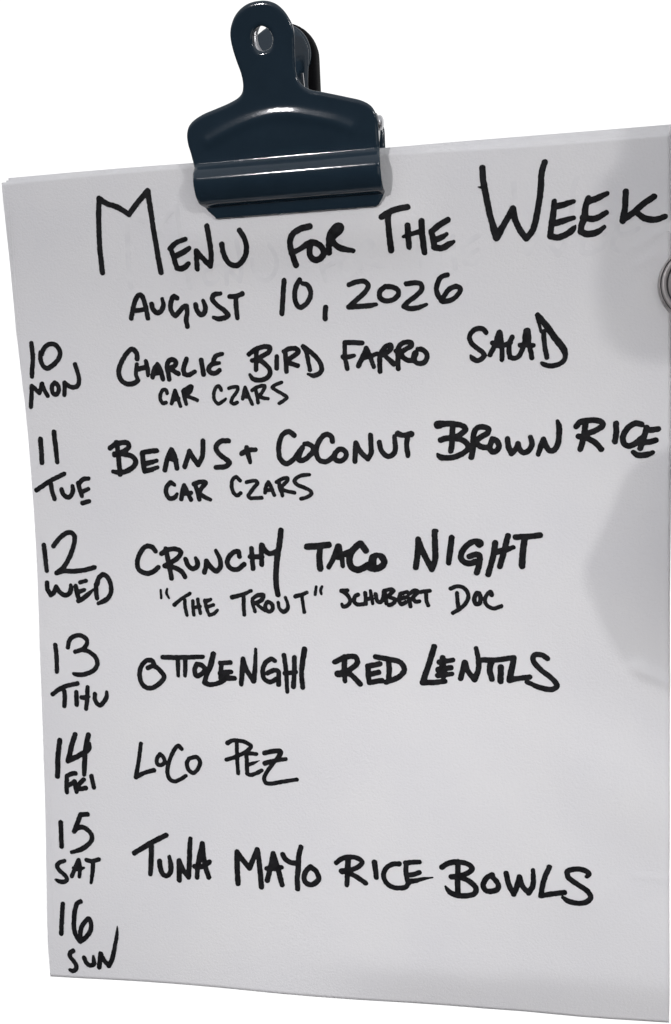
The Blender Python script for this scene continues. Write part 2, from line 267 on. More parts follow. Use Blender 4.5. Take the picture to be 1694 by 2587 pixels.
# handwriting: marker strokes (x, z, width in mm; ! = sharp turn)
INK = {
 'title': [
  '34.73,271.91,1.70 34.10,267.21,1.71 33.59,262.14,1.72 33.19,255.66,1.73 33.20,248.40,1.74',
  '34.73,271.91,1.92 37.37,270.22,1.70 40.60,269.01,1.69 44.60,266.41,1.69! 48.11,270.07,1.68 51.72,273.28,1.88! 52.20,266.81,1.68 52.78,258.00,1.70 53.71,247.44,1.78',
  '57.93,254.80,1.72 58.62,252.55,1.72 59.09,250.15,1.71 59.47,248.60,1.71',
  '57.74,254.81,1.72 60.26,256.48,1.58 63.65,257.41,1.42',
  '59.36,252.33,1.72 62.58,253.47,1.70 64.62,254.51,1.34',
  '59.46,248.50,1.71 60.74,248.19,1.71 62.51,248.77,1.70 63.76,249.71,1.34',
  '66.48,247.88,1.68 66.69,250.72,1.67 66.99,253.36,1.81! 68.61,251.28,1.67 70.96,248.49,1.67! 71.73,251.45,1.66 71.80,256.09,1.65 71.31,260.97,1.67',
  '75.82,255.04,1.65 76.00,252.23,1.65 77.41,249.17,1.66 79.46,248.23,1.66 81.35,248.97,1.65 83.25,251.19,1.64 83.97,254.12,1.64 83.37,256.78,1.64 82.13,259.01,1.65',
  '105.40,258.94,1.85 102.49,258.39,1.85 99.69,256.93,1.85 98.58,254.85,1.85 98.62,251.99,1.85 99.28,249.08,1.86 99.77,247.43,1.87',
  '98.64,251.09,1.85 101.14,252.03,1.48 103.99,253.48,1.84 105.51,254.11,1.84',
  '105.38,253.94,1.84 104.73,252.02,1.84 104.78,249.87,1.85 106.01,248.66,1.85 107.77,248.92,1.85 109.14,250.35,1.84 108.85,252.15,1.84 107.45,253.47,1.84 105.51,254.11,1.84',
  '111.01,250.68,1.84 111.16,253.09,1.83 111.53,255.55,1.83 112.74,257.43,1.83 114.33,258.59,1.84 115.52,258.24,1.83 115.19,257.12,1.83 113.58,255.96,1.83 111.97,254.81,1.83! 113.31,252.79,1.83 115.30,251.62,1.83 118.85,250.79,1.39',
  '128.62,260.42,1.82 131.33,261.87,1.82 134.31,262.70,1.81 136.88,262.99,1.80',
  '130.77,261.54,1.82 130.65,258.34,1.81 130.80,254.46,1.80 131.07,250.24,1.81',
  '136.69,257.38,1.79 136.72,254.51,1.79 136.80,250.93,1.58',
  '141.08,258.56,1.78 141.11,255.04,1.78 141.31,251.51,1.79 141.59,249.03,1.66',
  '135.23,254.16,1.00 138.39,254.96,1.35 141.14,255.56,1.42',
  '149.22,258.59,1.79 146.44,257.14,1.79 144.01,255.29,1.78! 144.46,252.80,1.79 144.73,250.49,1.80! 146.91,250.14,1.80 149.15,251.09,1.80 150.82,251.93,1.01',
  '144.82,252.79,1.79 146.66,253.24,1.79 148.71,254.38,1.22',
  '160.33,273.39,1.81 160.57,269.13,1.81 161.60,262.98,1.82 162.83,257.18,1.83 164.18,252.50,2.26! 166.76,256.58,1.82 169.41,260.82,1.81! 170.11,257.16,1.82 171.62,254.02,1.82 173.34,251.63,1.82! 175.35,254.20,1.81 176.58,258.32,1.81 177.86,265.80,1.79 178.33,271.02,1.78 179.21,273.76,1.78',
  '158.77,267.84,0.31 159.86,267.58,0.77',
  '181.99,262.24,1.52 181.64,258.79,1.80 181.01,255.03,1.81 180.58,252.00,1.81! 183.11,251.49,1.81 185.83,252.48,1.80 187.39,253.53,1.80 188.36,254.81,0.46',
  '182.05,260.65,1.79 184.76,261.06,1.79 187.65,261.83,1.37',
  '181.99,255.74,1.80 184.71,256.34,1.80 187.80,257.03,1.30',
  '192.13,262.49,1.66 191.28,259.73,1.78 191.07,256.73,2.05! 190.02,254.52,1.79 189.89,252.83,1.80! 191.62,251.97,1.80 194.70,252.36,1.79 196.81,253.76,1.29',
  '192.24,261.55,1.78 194.73,262.33,1.77 197.69,263.57,1.43',
  '190.50,256.95,1.79 193.94,256.38,1.78 197.58,258.00,1.44',
  '203.25,263.70,1.76 203.07,259.76,1.76 202.40,255.31,1.89',
  '202.40,255.50,1.77 205.35,257.38,1.77 208.34,259.80,1.76 211.51,261.75,1.75',
  '206.48,257.50,1.50 208.74,255.67,1.76 211.75,255.04,1.76 214.81,255.78,1.57'],
 'date': [
  '41.78,233.00,1.59 42.57,235.68,1.59 43.79,238.75,1.58 45.18,240.44,1.58 46.22,240.19,1.58 47.14,237.18,1.58 47.64,232.90,1.59',
  '42.70,235.53,1.59 44.85,235.58,1.41 47.00,235.77,1.58',
  '49.43,237.31,1.58 49.72,235.65,1.58 51.12,234.40,1.58 52.54,234.96,1.58 53.48,236.90,1.57 53.28,238.88,1.22',
  '58.50,238.92,1.56 57.35,239.48,1.57 56.29,237.90,1.57 55.93,235.66,1.57 56.53,233.94,1.57 57.42,233.13,1.57! 59.01,234.68,1.57 60.64,236.07,1.57 61.55,236.11,1.57! 61.49,233.72,1.57 61.01,231.76,1.57 61.21,229.48,1.58',
  '64.74,236.51,1.56 65.03,234.69,1.56 66.23,233.03,1.57 67.49,233.74,1.56 67.96,235.69,1.56 67.37,237.54,1.33',
  '73.51,239.68,1.26 71.42,239.44,1.55 70.55,238.09,1.55 72.01,236.07,1.55 74.25,234.28,1.55 75.60,232.54,1.56 74.05,231.71,1.56 71.95,231.57,1.56 70.55,232.06,1.16',
  '76.61,238.51,1.54 78.74,238.55,1.54 81.01,239.27,1.54',
  '78.72,238.27,1.54 78.50,235.49,1.55 78.62,233.25,1.55 78.71,231.56,1.38',
  '95.36,242.77,1.57 94.76,238.85,1.58 93.90,232.29,1.59',
  '100.53,242.68,1.56 99.15,240.66,1.57 98.56,238.27,1.57 98.81,235.42,1.58 100.09,234.05,1.58 102.06,234.86,1.58 103.69,237.21,1.57 103.90,239.22,1.57 102.87,241.08,1.56 101.34,241.56,1.32',
  '108.66,233.66,1.57 108.39,231.72,1.57 108.30,230.02,1.58',
  '116.72,240.39,1.55 119.48,241.17,1.54 121.97,241.13,1.54 123.05,239.68,1.54 121.57,237.56,1.55 119.19,235.67,1.55 116.23,233.39,1.56! 119.92,233.42,1.56 122.84,233.49,1.55 125.26,233.78,1.22',
  '128.48,239.14,1.53 126.77,237.91,1.54 126.60,235.92,1.54 128.28,234.77,1.54 130.98,235.12,1.54 132.69,236.63,1.53 132.54,238.03,1.53 130.53,239.04,1.53 128.48,239.22,1.53',
  '135.28,239.76,1.52 137.93,239.95,1.52 139.95,239.46,1.52 140.21,237.87,1.52 138.17,235.78,1.53 135.66,234.11,1.53 134.17,232.78,1.54! 135.98,232.02,1.53 138.85,232.17,1.53 141.53,233.05,0.96',
  '148.51,241.88,1.50 146.48,241.31,1.51 145.20,239.21,1.51 144.91,236.86,1.52 146.31,234.03,1.52! 147.29,235.56,1.52 148.97,237.46,1.51 151.21,238.22,1.51 152.46,237.38,1.51 151.52,235.57,1.51 149.46,234.08,1.52 146.83,233.69,1.52'],
 'ten': [
  '4.75,226.16,1.59 4.85,223.82,1.59 4.90,221.56,1.59 4.67,219.48,1.59 4.27,217.06,1.60 4.00,214.89,1.60',
  '7.89,222.84,1.59 7.74,221.63,1.59 7.82,219.89,1.59 8.61,218.13,1.59 9.87,217.42,1.59 11.43,218.03,1.59 13.43,219.52,1.58 14.81,221.37,1.58 15.04,222.91,1.58 14.43,224.49,1.58 13.20,225.43,1.58 11.53,225.64,1.58 9.96,224.92,1.58 8.91,223.67,1.59 8.22,222.31,1.59'],
 'mon': [
  '2.80,204.45,1.53 3.17,207.29,1.53 3.46,209.39,1.53 3.69,211.57,1.53! 4.96,210.39,1.53 6.28,209.13,1.53! 6.97,210.68,1.52 7.56,212.24,1.52! 8.16,210.29,1.52 9.30,207.98,1.41',
  '12.28,212.43,1.52 11.26,211.42,1.52 11.06,210.03,1.52 11.34,208.88,1.52 12.15,208.38,1.52 13.13,208.91,1.52 13.57,210.30,1.52 13.16,211.70,1.52 12.28,212.43,1.52',
  '15.47,208.23,1.51 15.77,210.40,1.51 15.92,212.31,1.51! 17.23,211.22,1.51 18.86,210.62,1.51 20.38,210.95,1.51 21.16,212.66,1.50 21.06,214.92,1.50 20.15,218.41,1.50'],
 'farro_salad': [
  '42.67,219.48,1.60 42.69,221.26,1.60 41.29,222.81,1.59 39.62,221.92,1.60 37.67,219.53,1.61 36.14,216.84,1.61 35.76,214.66,1.62 36.53,212.43,1.62 38.20,211.27,1.62 39.94,211.08,1.61 41.73,211.65,1.61 42.40,212.18,1.61',
  '42.46,217.58,1.40 42.04,215.81,1.35 41.95,213.90,1.35 42.43,212.51,1.30',
  '45.72,218.69,1.29 46.08,216.50,1.60 46.16,213.76,1.24',
  '42.33,215.94,1.40 44.10,216.29,1.60 45.85,216.50,1.60',
  '47.68,213.16,1.60 48.66,215.59,1.96 49.80,217.32,1.59! 50.66,215.24,1.59 51.32,212.43,1.60',
  '48.29,214.37,1.60 49.75,214.73,1.96 50.90,214.69,1.60',
  '53.56,212.28,1.60 53.32,214.33,1.59 53.06,216.66,1.59 54.06,218.53,1.59 55.36,218.75,1.59 56.30,217.90,1.59 55.79,216.70,1.59 53.87,215.95,1.59! 55.51,214.80,1.59 56.98,213.99,1.59',
  '60.09,218.77,1.58 59.24,216.85,1.59 58.78,215.23,1.59 58.98,213.87,1.59! 60.30,213.41,1.59 62.71,214.42,1.39',
  '65.24,218.26,1.58 65.45,215.81,1.58 65.73,213.42,1.58',
  '72.68,220.00,1.27 70.67,219.54,1.57 69.68,218.36,1.57 69.23,217.03,1.58! 68.03,215.99,1.58 67.59,214.93,1.58 68.33,213.95,1.58 70.02,213.76,1.58 71.35,214.66,1.58',
  '69.22,216.90,1.58 71.36,217.09,1.27',
  '84.50,220.58,1.53 84.25,217.08,1.54 84.02,214.37,1.44',
  '81.87,219.55,1.54 84.27,221.09,1.53 87.45,221.84,1.53 89.25,221.39,1.53 88.71,220.04,1.53 86.50,218.87,1.53 84.08,217.84,1.43',
  '82.88,217.50,1.54 85.12,217.55,1.54 87.14,216.22,1.54 88.62,214.41,1.54 88.80,212.90,1.54 87.42,211.43,1.54 85.03,210.88,1.54 82.94,211.33,1.55 81.83,212.76,1.08',
  '91.36,218.44,1.53 91.11,214.57,1.53',
  '93.86,219.97,1.52 95.71,220.77,1.52 98.04,220.73,1.52 98.77,219.78,1.52 97.41,218.59,1.52 95.55,217.54,1.52',
  '94.34,219.20,1.52 94.39,216.21,1.53 94.44,213.45,1.53',
  '94.97,216.31,1.53 96.76,215.75,1.52 98.28,215.19,1.52',
  '100.45,221.45,1.52 101.34,219.68,1.41 101.96,216.43,1.37 102.40,213.68,1.37',
  '100.45,221.45,1.52 102.38,219.89,1.51 104.60,217.82,1.51 106.04,215.54,1.51 106.34,213.54,1.51 105.39,212.33,1.52 103.56,211.77,1.52 101.65,212.33,0.86',
  '120.22,221.73,1.56 117.28,221.96,1.57 114.50,222.07,1.57! 114.35,220.02,1.39 114.35,217.36,1.39 114.92,213.60,1.44',
  '113.67,217.49,1.58 115.49,217.43,1.57 117.44,217.80,1.17',
  '118.67,214.42,1.57 120.02,216.93,1.57 121.50,219.96,1.56! 122.54,217.50,1.56 123.71,213.91,1.39',
  '120.71,217.01,1.57 122.99,217.48,1.38 125.04,218.18,1.25',
  '125.73,212.40,1.56 125.72,215.17,1.56 125.92,217.37,1.56 126.88,219.21,1.55 128.28,220.47,1.55 129.41,220.72,1.55 129.65,219.98,1.55 128.89,218.80,1.55 127.52,218.08,1.55 126.14,217.36,1.56',
  '127.60,217.20,1.33 129.01,215.93,1.56 130.37,214.56,1.55',
  '131.71,213.08,1.55 131.70,216.06,1.55 131.80,218.91,1.55 132.65,220.63,1.55 134.35,221.44,1.54 136.23,221.15,1.54 136.19,220.17,1.54 134.49,219.25,1.54 132.56,218.12,1.55! 133.51,216.54,1.55 135.04,215.61,1.55 136.37,215.56,1.55',
  '137.33,217.61,2.12 136.94,216.09,1.85 137.46,214.97,1.55 138.78,214.42,1.54 140.35,214.87,1.54 141.17,216.37,1.54 140.67,218.14,1.54 139.37,218.96,1.54 138.22,219.11,1.28',
  '131.24,218.67,1.55 132.01,218.57,1.55',
  '160.21,223.51,1.49 159.03,224.68,1.49 157.59,224.91,1.49 155.88,223.97,1.49 154.87,222.33,1.49 155.31,220.63,1.50 156.96,218.88,1.50 158.86,217.37,1.50 159.44,216.26,1.50 158.56,215.20,1.50 156.98,214.73,1.50 155.66,215.55,1.50 155.15,216.42,0.82',
  '161.25,216.36,1.49 162.51,218.67,1.49 164.41,223.39,1.48! 164.84,221.22,1.48 165.08,217.62,1.49 165.03,214.78,1.49',
  '164.41,223.15,1.91 164.12,221.25,2.64 163.97,219.82,2.64',
  '162.18,220.13,1.49 164.21,219.45,1.49 166.13,219.38,1.49 167.82,220.03,1.48',
  '168.38,221.80,1.48 167.45,219.69,1.48 167.29,217.29,1.49 167.54,215.36,1.49! 169.16,215.06,1.49 170.37,215.74,1.49 171.61,218.09,1.48 173.01,223.28,1.47! 173.55,219.69,1.48 174.43,214.92,1.48',
  '170.79,219.08,1.48 172.82,219.00,1.48 174.84,218.92,1.48',
  '173.01,223.28,2.23 172.98,221.38,2.62 172.83,219.72,2.62',
  '176.41,228.23,1.56 176.84,225.50,1.04 177.40,223.11,0.95',
  '178.23,223.07,1.47 178.35,219.50,1.47 179.07,214.94,1.48',
  '176.53,228.23,1.46 178.61,225.43,1.84 181.63,221.04,1.99 184.42,217.13,1.99 184.83,215.21,1.47 184.15,213.56,1.47 182.24,212.48,1.48 179.87,212.23,1.48 177.97,212.87,1.48 177.45,213.28,0.96'],
 'car_czars_mon': [
  '52.45,207.66,1.29 52.16,208.63,1.29 51.07,208.66,1.29 50.17,207.32,1.29 50.05,205.39,1.30 50.79,204.27,1.30 51.90,204.46,1.30',
  '53.81,204.04,1.29 54.67,206.35,1.52 55.38,208.39,1.29! 56.10,206.04,1.29 56.93,203.13,1.29',
  '54.62,205.39,1.29 56.36,205.62,1.52',
  '58.99,203.76,1.29 58.54,205.96,1.29 58.09,208.03,1.29! 59.44,208.94,1.29 61.20,209.57,1.34 60.82,208.08,1.29 59.00,206.50,1.29! 60.69,205.90,1.29 62.94,204.95,1.29',
  '58.54,208.29,1.68 60.30,208.92,1.68 59.63,207.30,1.40',
  '71.62,208.02,1.17 70.90,209.45,1.17 69.95,209.10,1.17 69.04,207.21,1.17 69.05,204.91,1.18 70.31,203.47,1.18 71.68,204.07,1.17 73.07,205.10,0.89',
  '74.32,208.57,1.17 75.93,208.90,1.17 77.39,208.78,1.17 76.96,207.22,1.17 75.49,205.49,1.17 74.75,203.93,1.17! 75.65,203.32,1.17 77.06,203.71,1.17',
  '78.92,204.87,1.17 79.42,206.89,1.17 79.95,208.65,1.16! 80.85,206.34,1.16 82.15,203.00,1.17',
  '78.96,205.63,1.17 80.81,205.58,1.45',
  '84.20,203.45,1.16 83.98,205.48,1.16 83.56,207.77,1.16',
  '82.28,207.56,1.16 84.13,208.64,1.16 86.64,208.94,1.23 86.18,207.44,1.16 84.51,205.47,1.16! 86.07,204.96,1.16 87.68,204.66,1.16',
  '92.58,209.88,1.15 90.72,209.31,1.15 89.32,208.40,1.16 90.63,207.30,1.15 92.93,205.97,1.15 94.19,204.92,1.15 93.11,203.94,1.15 91.50,203.03,1.16'],
 'eleven': [
  '5.49,193.17,1.68 5.48,189.71,1.68 5.43,184.91,1.69',
  '10.63,195.52,1.67 10.90,190.83,1.68 11.11,184.97,1.53'],
 'tue': [
  '2.60,175.30,1.59 5.14,176.79,1.58 8.70,178.78,1.58 13.33,180.84,1.57',
  '8.14,177.72,1.58 8.40,174.85,1.58 9.14,172.15,1.58',
  '12.01,175.33,1.58 12.46,173.71,1.58 14.07,172.61,1.58 15.44,173.30,1.58 16.12,174.90,1.57 16.09,176.51,1.39',
  '18.28,177.54,1.57 18.76,175.04,1.57 19.32,172.97,1.46',
  '18.55,177.36,1.57 20.35,178.84,1.57 22.14,179.04,1.46',
  '19.08,174.32,1.57 20.43,174.83,1.57 21.87,175.38,1.39',
  '19.33,170.47,1.57 21.85,171.10,1.46'],
 'beans': [
  '33.27,191.35,1.70 33.61,187.93,1.70 33.74,184.32,1.70 33.84,180.28,1.71',
  '30.78,189.43,1.70 33.23,190.81,1.70 37.04,191.09,1.69 37.72,190.00,1.69 36.49,188.59,1.70 32.22,187.06,1.70',
  '32.23,187.31,1.70 35.65,187.24,1.70 38.62,186.39,1.70 39.84,184.75,1.70 39.17,183.14,1.70 36.78,181.56,1.70 33.69,180.89,1.71 31.36,181.30,1.41',
  '47.56,188.17,1.68 44.74,187.98,1.68 42.39,187.56,1.68! 42.46,184.51,1.69 42.82,181.20,1.69! 44.72,181.60,1.69 47.59,182.44,1.32',
  '42.60,183.79,1.69 44.88,184.11,1.69 47.36,184.77,1.39',
  '50.16,181.50,1.69 51.33,185.41,1.68 52.89,188.41,1.68! 53.99,186.07,1.68 54.50,182.06,1.68',
  '51.54,185.76,1.90 54.11,185.00,2.04',
  '57.33,182.44,1.68 58.42,185.27,1.67 59.30,187.74,1.67! 60.65,185.23,1.67 62.21,183.07,1.67! 63.64,185.52,1.67 64.14,188.00,1.66 64.29,191.10,1.66',
  '73.32,190.97,1.65 70.56,190.86,1.65 68.81,188.96,1.66 69.63,186.82,1.66 71.75,185.02,1.66 73.34,183.58,1.66 71.99,182.36,1.66 68.47,182.07,1.67',
  '77.70,186.59,1.65 80.31,187.67,1.64 82.68,187.79,1.43',
  '79.62,188.56,1.64 80.05,185.92,1.65 80.57,183.62,1.29',
  '96.19,192.30,1.65 94.32,193.59,1.65 92.19,192.56,1.65 91.11,190.21,1.65 90.66,187.50,1.66 91.16,184.43,1.66 93.03,182.86,1.66 95.35,184.01,1.65 97.55,186.68,1.65 98.82,188.18,1.64',
  '98.81,188.01,1.64 97.69,186.00,1.85 97.38,184.14,1.65 99.18,184.00,1.65 101.33,185.59,1.65 102.59,186.91,1.64! 102.30,188.27,1.64 100.77,189.32,1.64 99.55,189.34,1.37',
  '109.09,189.98,1.63 108.80,191.50,1.63 107.11,192.38,1.63 105.16,190.91,1.64 103.87,188.58,1.64 103.55,186.56,1.64 104.23,184.18,1.64 106.44,183.29,1.64 108.90,184.59,1.63 110.17,186.42,1.63',
  '109.99,186.26,1.63 109.75,184.24,1.63 111.27,183.43,1.63 113.01,184.18,1.63 113.67,185.68,1.63 112.76,187.04,1.63 111.40,187.34,1.63 109.99,186.26,1.63',
  '116.49,183.20,1.62 116.67,186.62,1.62 116.92,189.30,1.62! 118.53,186.25,1.62 120.83,183.92,1.62! 121.90,185.84,1.61 121.99,188.85,1.61 121.91,191.69,1.61',
  '124.77,189.38,1.61 125.30,186.77,1.61 127.26,184.65,1.61 129.12,185.18,1.61 130.01,186.99,1.60 129.91,189.33,1.60 129.79,191.16,1.40',
  '130.98,191.96,2.00 132.80,191.42,1.60 135.31,191.78,1.99',
  '134.19,191.05,1.59 133.72,188.24,1.60 134.06,184.74,1.60',
  '148.85,194.36,1.75 148.62,190.62,1.76 148.42,187.74,1.76 148.04,185.95,1.76',
  '144.10,194.54,2.54 146.27,194.77,1.96 149.43,194.63,1.75 152.28,193.84,1.75 152.97,192.81,1.75 151.95,191.69,1.75 149.34,190.31,1.76 146.45,190.04,1.76 144.86,189.56,1.76',
  '149.33,190.02,1.76 151.62,189.53,1.75 153.31,188.20,1.75 153.71,186.75,1.75 152.10,185.19,1.76 149.20,183.96,1.76 146.32,183.73,1.76 144.59,184.06,1.77 143.69,185.01,0.87',
  '154.66,183.69,1.75 155.29,187.00,1.75 155.35,189.87,1.75 155.73,191.88,1.75 156.84,193.23,1.74 158.84,193.38,1.74 160.30,192.76,1.74 159.94,191.48,1.74 157.92,190.24,1.75 155.90,189.00,1.75! 157.30,187.38,1.75 159.01,186.85,1.75 160.43,186.88,1.75',
  '161.47,189.49,1.74 162.74,188.98,1.74 163.57,187.38,1.74 162.98,185.81,1.74 161.55,185.36,1.74 160.57,186.59,1.75 161.02,188.30,1.74 161.47,189.44,1.74',
  '166.35,189.32,1.74 166.54,187.02,1.74 167.50,184.71,1.74! 168.94,186.11,1.74 169.67,187.75,1.73! 170.07,186.08,1.73 171.46,184.85,1.73 173.17,185.73,1.73 174.04,187.71,1.73 173.56,189.86,1.42',
  '175.96,184.24,1.47 176.83,186.79,1.72 177.70,188.99,1.72! 178.52,186.75,1.72 179.62,185.36,1.72 181.02,185.56,1.72 182.16,187.24,1.72 182.61,190.07,1.72 182.64,192.90,1.71 182.18,194.76,1.12',
  '187.98,192.88,1.77 189.35,194.23,1.77 191.85,194.70,1.76 194.34,194.63,1.76 195.99,193.95,1.76 196.19,192.99,1.76 194.94,191.96,1.76 193.27,191.15,1.77 191.19,190.46,1.77',
  '190.91,193.87,1.89 190.53,191.11,1.77 189.92,187.93,1.77 189.17,185.60,1.77',
  '188.68,189.67,1.77 190.35,189.41,1.77 192.01,188.74,1.77 194.08,187.41,1.77 195.68,185.46,1.77',
  '200.28,193.46,1.75 200.30,190.46,1.75 199.92,187.81,1.76',
  '208.00,193.02,1.74 206.47,193.43,1.74 204.83,192.78,1.75 203.19,191.02,1.75 202.31,188.72,1.75 202.76,187.01,1.75 203.98,186.31,1.75 205.63,186.74,1.75 207.48,188.18,1.75 208.70,189.20,1.74',
  '209.63,191.96,1.74 209.11,190.04,1.74 208.29,187.31,1.75 207.67,185.42,1.66',
  '209.73,191.18,1.74 211.36,191.21,1.74 213.08,191.42,1.73',
  '208.70,187.30,1.74 210.74,187.47,1.74 212.37,187.96,1.74',
  '205.52,184.30,1.38 206.84,183.43,1.75 209.30,183.38,1.75 211.44,184.12,1.37'],
 'car_czars_tue': [
  '53.24,176.42,1.32 51.97,177.16,1.54 50.57,175.75,1.54 50.12,173.77,1.55 51.28,171.70,1.55 53.18,172.04,1.54 54.07,173.18,1.03',
  '55.48,171.44,1.54 56.12,174.23,1.54 56.68,176.09,1.54! 57.79,173.85,1.54 58.95,171.14,1.54',
  '55.87,173.16,1.54 59.08,173.47,1.54',
  '61.95,171.22,1.54 61.36,174.16,1.54 60.73,176.32,1.46',
  '60.18,176.50,1.53 62.46,177.18,1.53 64.49,176.98,1.53 63.10,175.21,1.53 61.70,173.44,1.54! 63.32,172.35,1.53 65.86,171.07,1.31',
  '76.78,177.44,1.28 75.37,178.70,1.28 74.03,177.59,1.28 73.70,175.57,1.28 74.19,173.54,1.29 75.42,172.40,1.29 76.74,173.17,1.28',
  '79.01,176.85,1.28 80.54,177.23,1.28 82.16,177.30,1.27 82.82,176.57,1.27 81.35,174.80,1.28 79.38,172.36,1.28! 79.81,171.56,1.28 81.89,171.43,1.28 84.10,171.58,1.28',
  '85.34,173.29,1.27 85.78,175.41,1.27 86.64,176.85,1.27! 87.60,174.94,1.27 88.52,172.36,1.27',
  '85.72,174.07,1.27 88.02,174.15,1.22',
  '91.38,172.10,1.13 91.09,173.33,1.27 90.52,174.46,1.27 90.42,176.46,1.26',
  '89.52,176.81,1.27 91.15,177.68,1.26 93.23,178.09,1.26 93.31,177.31,1.26 91.76,175.78,1.26 90.67,174.34,1.27! 92.59,173.76,1.26 95.53,173.10,1.26',
  '100.87,179.07,1.16 98.49,178.89,1.25 96.41,178.04,1.26 95.69,176.94,1.26 96.55,175.82,1.26 99.00,174.78,1.26 101.00,173.64,1.26 101.37,172.75,1.26 100.01,171.65,1.26 97.72,171.02,1.26'],
 'twelve': [
  '4.00,155.85,1.63 4.30,151.46,1.63 4.55,146.67,1.51',
  '7.56,155.42,1.63 8.69,156.80,1.63 10.47,158.57,1.62 12.85,160.03,1.62 14.51,160.11,1.62 15.48,159.11,1.62 15.60,157.72,1.62 14.79,154.76,1.62 13.13,151.19,1.63 10.86,147.83,1.63 8.15,145.85,1.63',
  '8.15,145.75,1.63 10.79,146.44,1.63 14.94,146.41,1.63 18.49,146.80,1.62 22.38,147.77,1.62'],
 'wed': [
  '4.42,142.38,1.63 4.46,140.29,1.63 5.57,137.99,1.63! 6.64,138.68,1.63 7.80,140.97,1.63! 8.76,139.27,1.63 10.78,137.87,1.63 12.47,138.47,1.63 13.29,140.26,1.63 13.20,141.55,1.14',
  '15.09,141.05,1.63 15.41,138.86,1.63 15.85,137.07,1.63',
  '16.72,142.43,1.46 18.93,143.02,1.34',
  '16.04,139.06,1.63 18.26,139.75,1.34',
  '15.79,135.88,1.63 17.17,136.48,1.63 19.11,137.87,1.63 21.70,140.05,0.81',
  '22.60,141.63,1.62 22.58,138.86,1.62 22.80,136.78,1.50',
  '22.92,141.83,1.83 23.97,144.20,1.62 25.47,145.23,1.62 26.88,144.40,1.62 28.01,142.02,1.62 28.10,139.26,1.62 27.18,137.28,1.62 25.04,135.69,1.62 23.14,134.99,1.26'],
 'crunchy': [
  '45.14,153.43,1.67 43.92,154.86,1.67 41.71,155.05,1.67 39.54,152.74,1.68 38.28,149.53,1.68 38.69,147.03,1.68 41.23,145.60,1.68 43.86,146.13,1.67 45.86,147.73,1.67',
  '48.89,154.19,1.67 49.61,150.21,1.67 50.17,146.30,1.67 50.54,143.89,1.67',
  '47.32,152.53,1.67 49.42,153.77,1.67 52.76,154.04,1.66 54.37,153.04,1.66 53.36,151.27,1.66 50.69,149.50,1.67 48.22,148.26,1.67',
  '48.22,148.26,1.67 51.34,147.73,1.67 54.23,146.31,1.66 55.44,144.36,1.66',
  '55.91,150.56,1.66 56.73,148.43,1.66 58.33,147.20,1.66 60.02,148.08,1.66 60.20,149.50,1.66 59.53,150.98,1.08',
  '62.50,146.03,1.66 63.14,148.08,1.65 63.41,149.92,1.65! 64.95,147.73,1.65 66.72,146.39,1.65 68.24,147.74,1.65 68.35,150.20,1.65 66.98,153.55,1.29',
  '75.30,151.43,1.64 75.01,153.08,1.64 73.57,153.08,1.64 71.49,151.26,1.64 70.85,149.15,1.65 72.04,147.39,1.64 74.38,147.04,1.64 76.91,148.80,1.64',
  '79.68,154.23,1.63 79.78,150.90,1.63 79.91,147.33,1.63',
  '83.21,155.44,1.63 83.05,151.95,1.63 83.09,148.73,1.63',
  '79.08,151.43,1.63 83.20,151.25,1.70',
  '83.38,155.27,1.91 84.55,153.35,1.84 86.11,152.47,1.62 88.64,153.33,1.62',
  '90.31,160.46,1.82 89.65,156.12,1.90 88.53,150.89,1.90 87.95,145.65,1.84 87.84,141.44,1.84 88.29,138.35,1.77',
  '99.10,154.79,2.13 102.21,154.88,2.13 106.49,155.41,2.12',
  '103.55,154.34,1.91 103.15,151.09,1.92 103.33,147.29,2.14',
  '106.30,147.84,1.65 108.17,151.08,1.74 109.84,154.75,2.12! 110.80,151.51,1.64 111.10,148.16,1.47',
  '108.40,151.30,2.13 110.81,151.94,2.12 114.10,153.12,1.72',
  '109.95,154.75,2.12 109.72,151.73,2.82',
  '119.06,153.42,2.10 118.25,154.71,2.10 117.43,155.68,2.10 115.66,154.51,2.11 114.08,152.58,2.11 113.46,150.43,2.12 113.71,148.48,2.12 114.54,147.40,2.12 116.03,146.86,2.12 117.78,147.40,2.11 119.75,148.47,2.15',
  '121.05,148.90,2.79 121.56,151.05,2.36 123.08,151.86,1.63 124.55,151.04,2.10 125.13,149.32,2.10 124.24,148.04,2.10 122.28,147.18,2.11 120.15,147.61,2.11',
  '135.66,147.73,1.89 136.41,152.30,1.88 136.69,157.01,1.87! 138.44,152.29,1.88 140.95,147.09,1.88! 142.11,150.08,1.87 142.23,154.78,1.87 142.18,159.16,1.86',
  '142.19,159.62,1.86 142.97,159.83,1.12',
  '147.76,157.55,1.86 147.14,153.19,1.86 146.58,149.13,1.68',
  '156.70,155.64,2.77 155.80,156.26,1.85 153.95,155.81,1.85 151.45,153.49,1.86 150.63,151.00,1.86 151.68,149.43,1.86 153.52,148.97,1.86 155.37,149.59,1.85',
  '153.41,151.30,1.85 155.41,151.92,1.85 156.63,151.60,1.85 156.58,148.81,1.85 155.76,146.01,1.86',
  '161.88,155.76,1.84 161.21,151.59,1.84 159.42,145.39,1.85',
  '166.01,158.05,1.83 164.88,153.75,1.83 163.28,148.03,1.84',
  '162.14,152.68,1.84 165.18,153.44,1.83 167.76,154.29,1.34',
  '168.41,157.58,1.82 172.18,157.71,1.82 176.22,158.14,1.81',
  '171.26,156.79,2.00 170.66,152.50,2.01 170.39,148.19,2.01'],
 'trout': [
  '46.39,139.77,0.90 46.49,136.97,0.90',
  '48.83,140.18,0.74 48.48,138.78,0.98 49.33,136.98,0.74',
  '51.19,134.59,1.39 53.98,136.80,1.22 56.95,138.61,1.22',
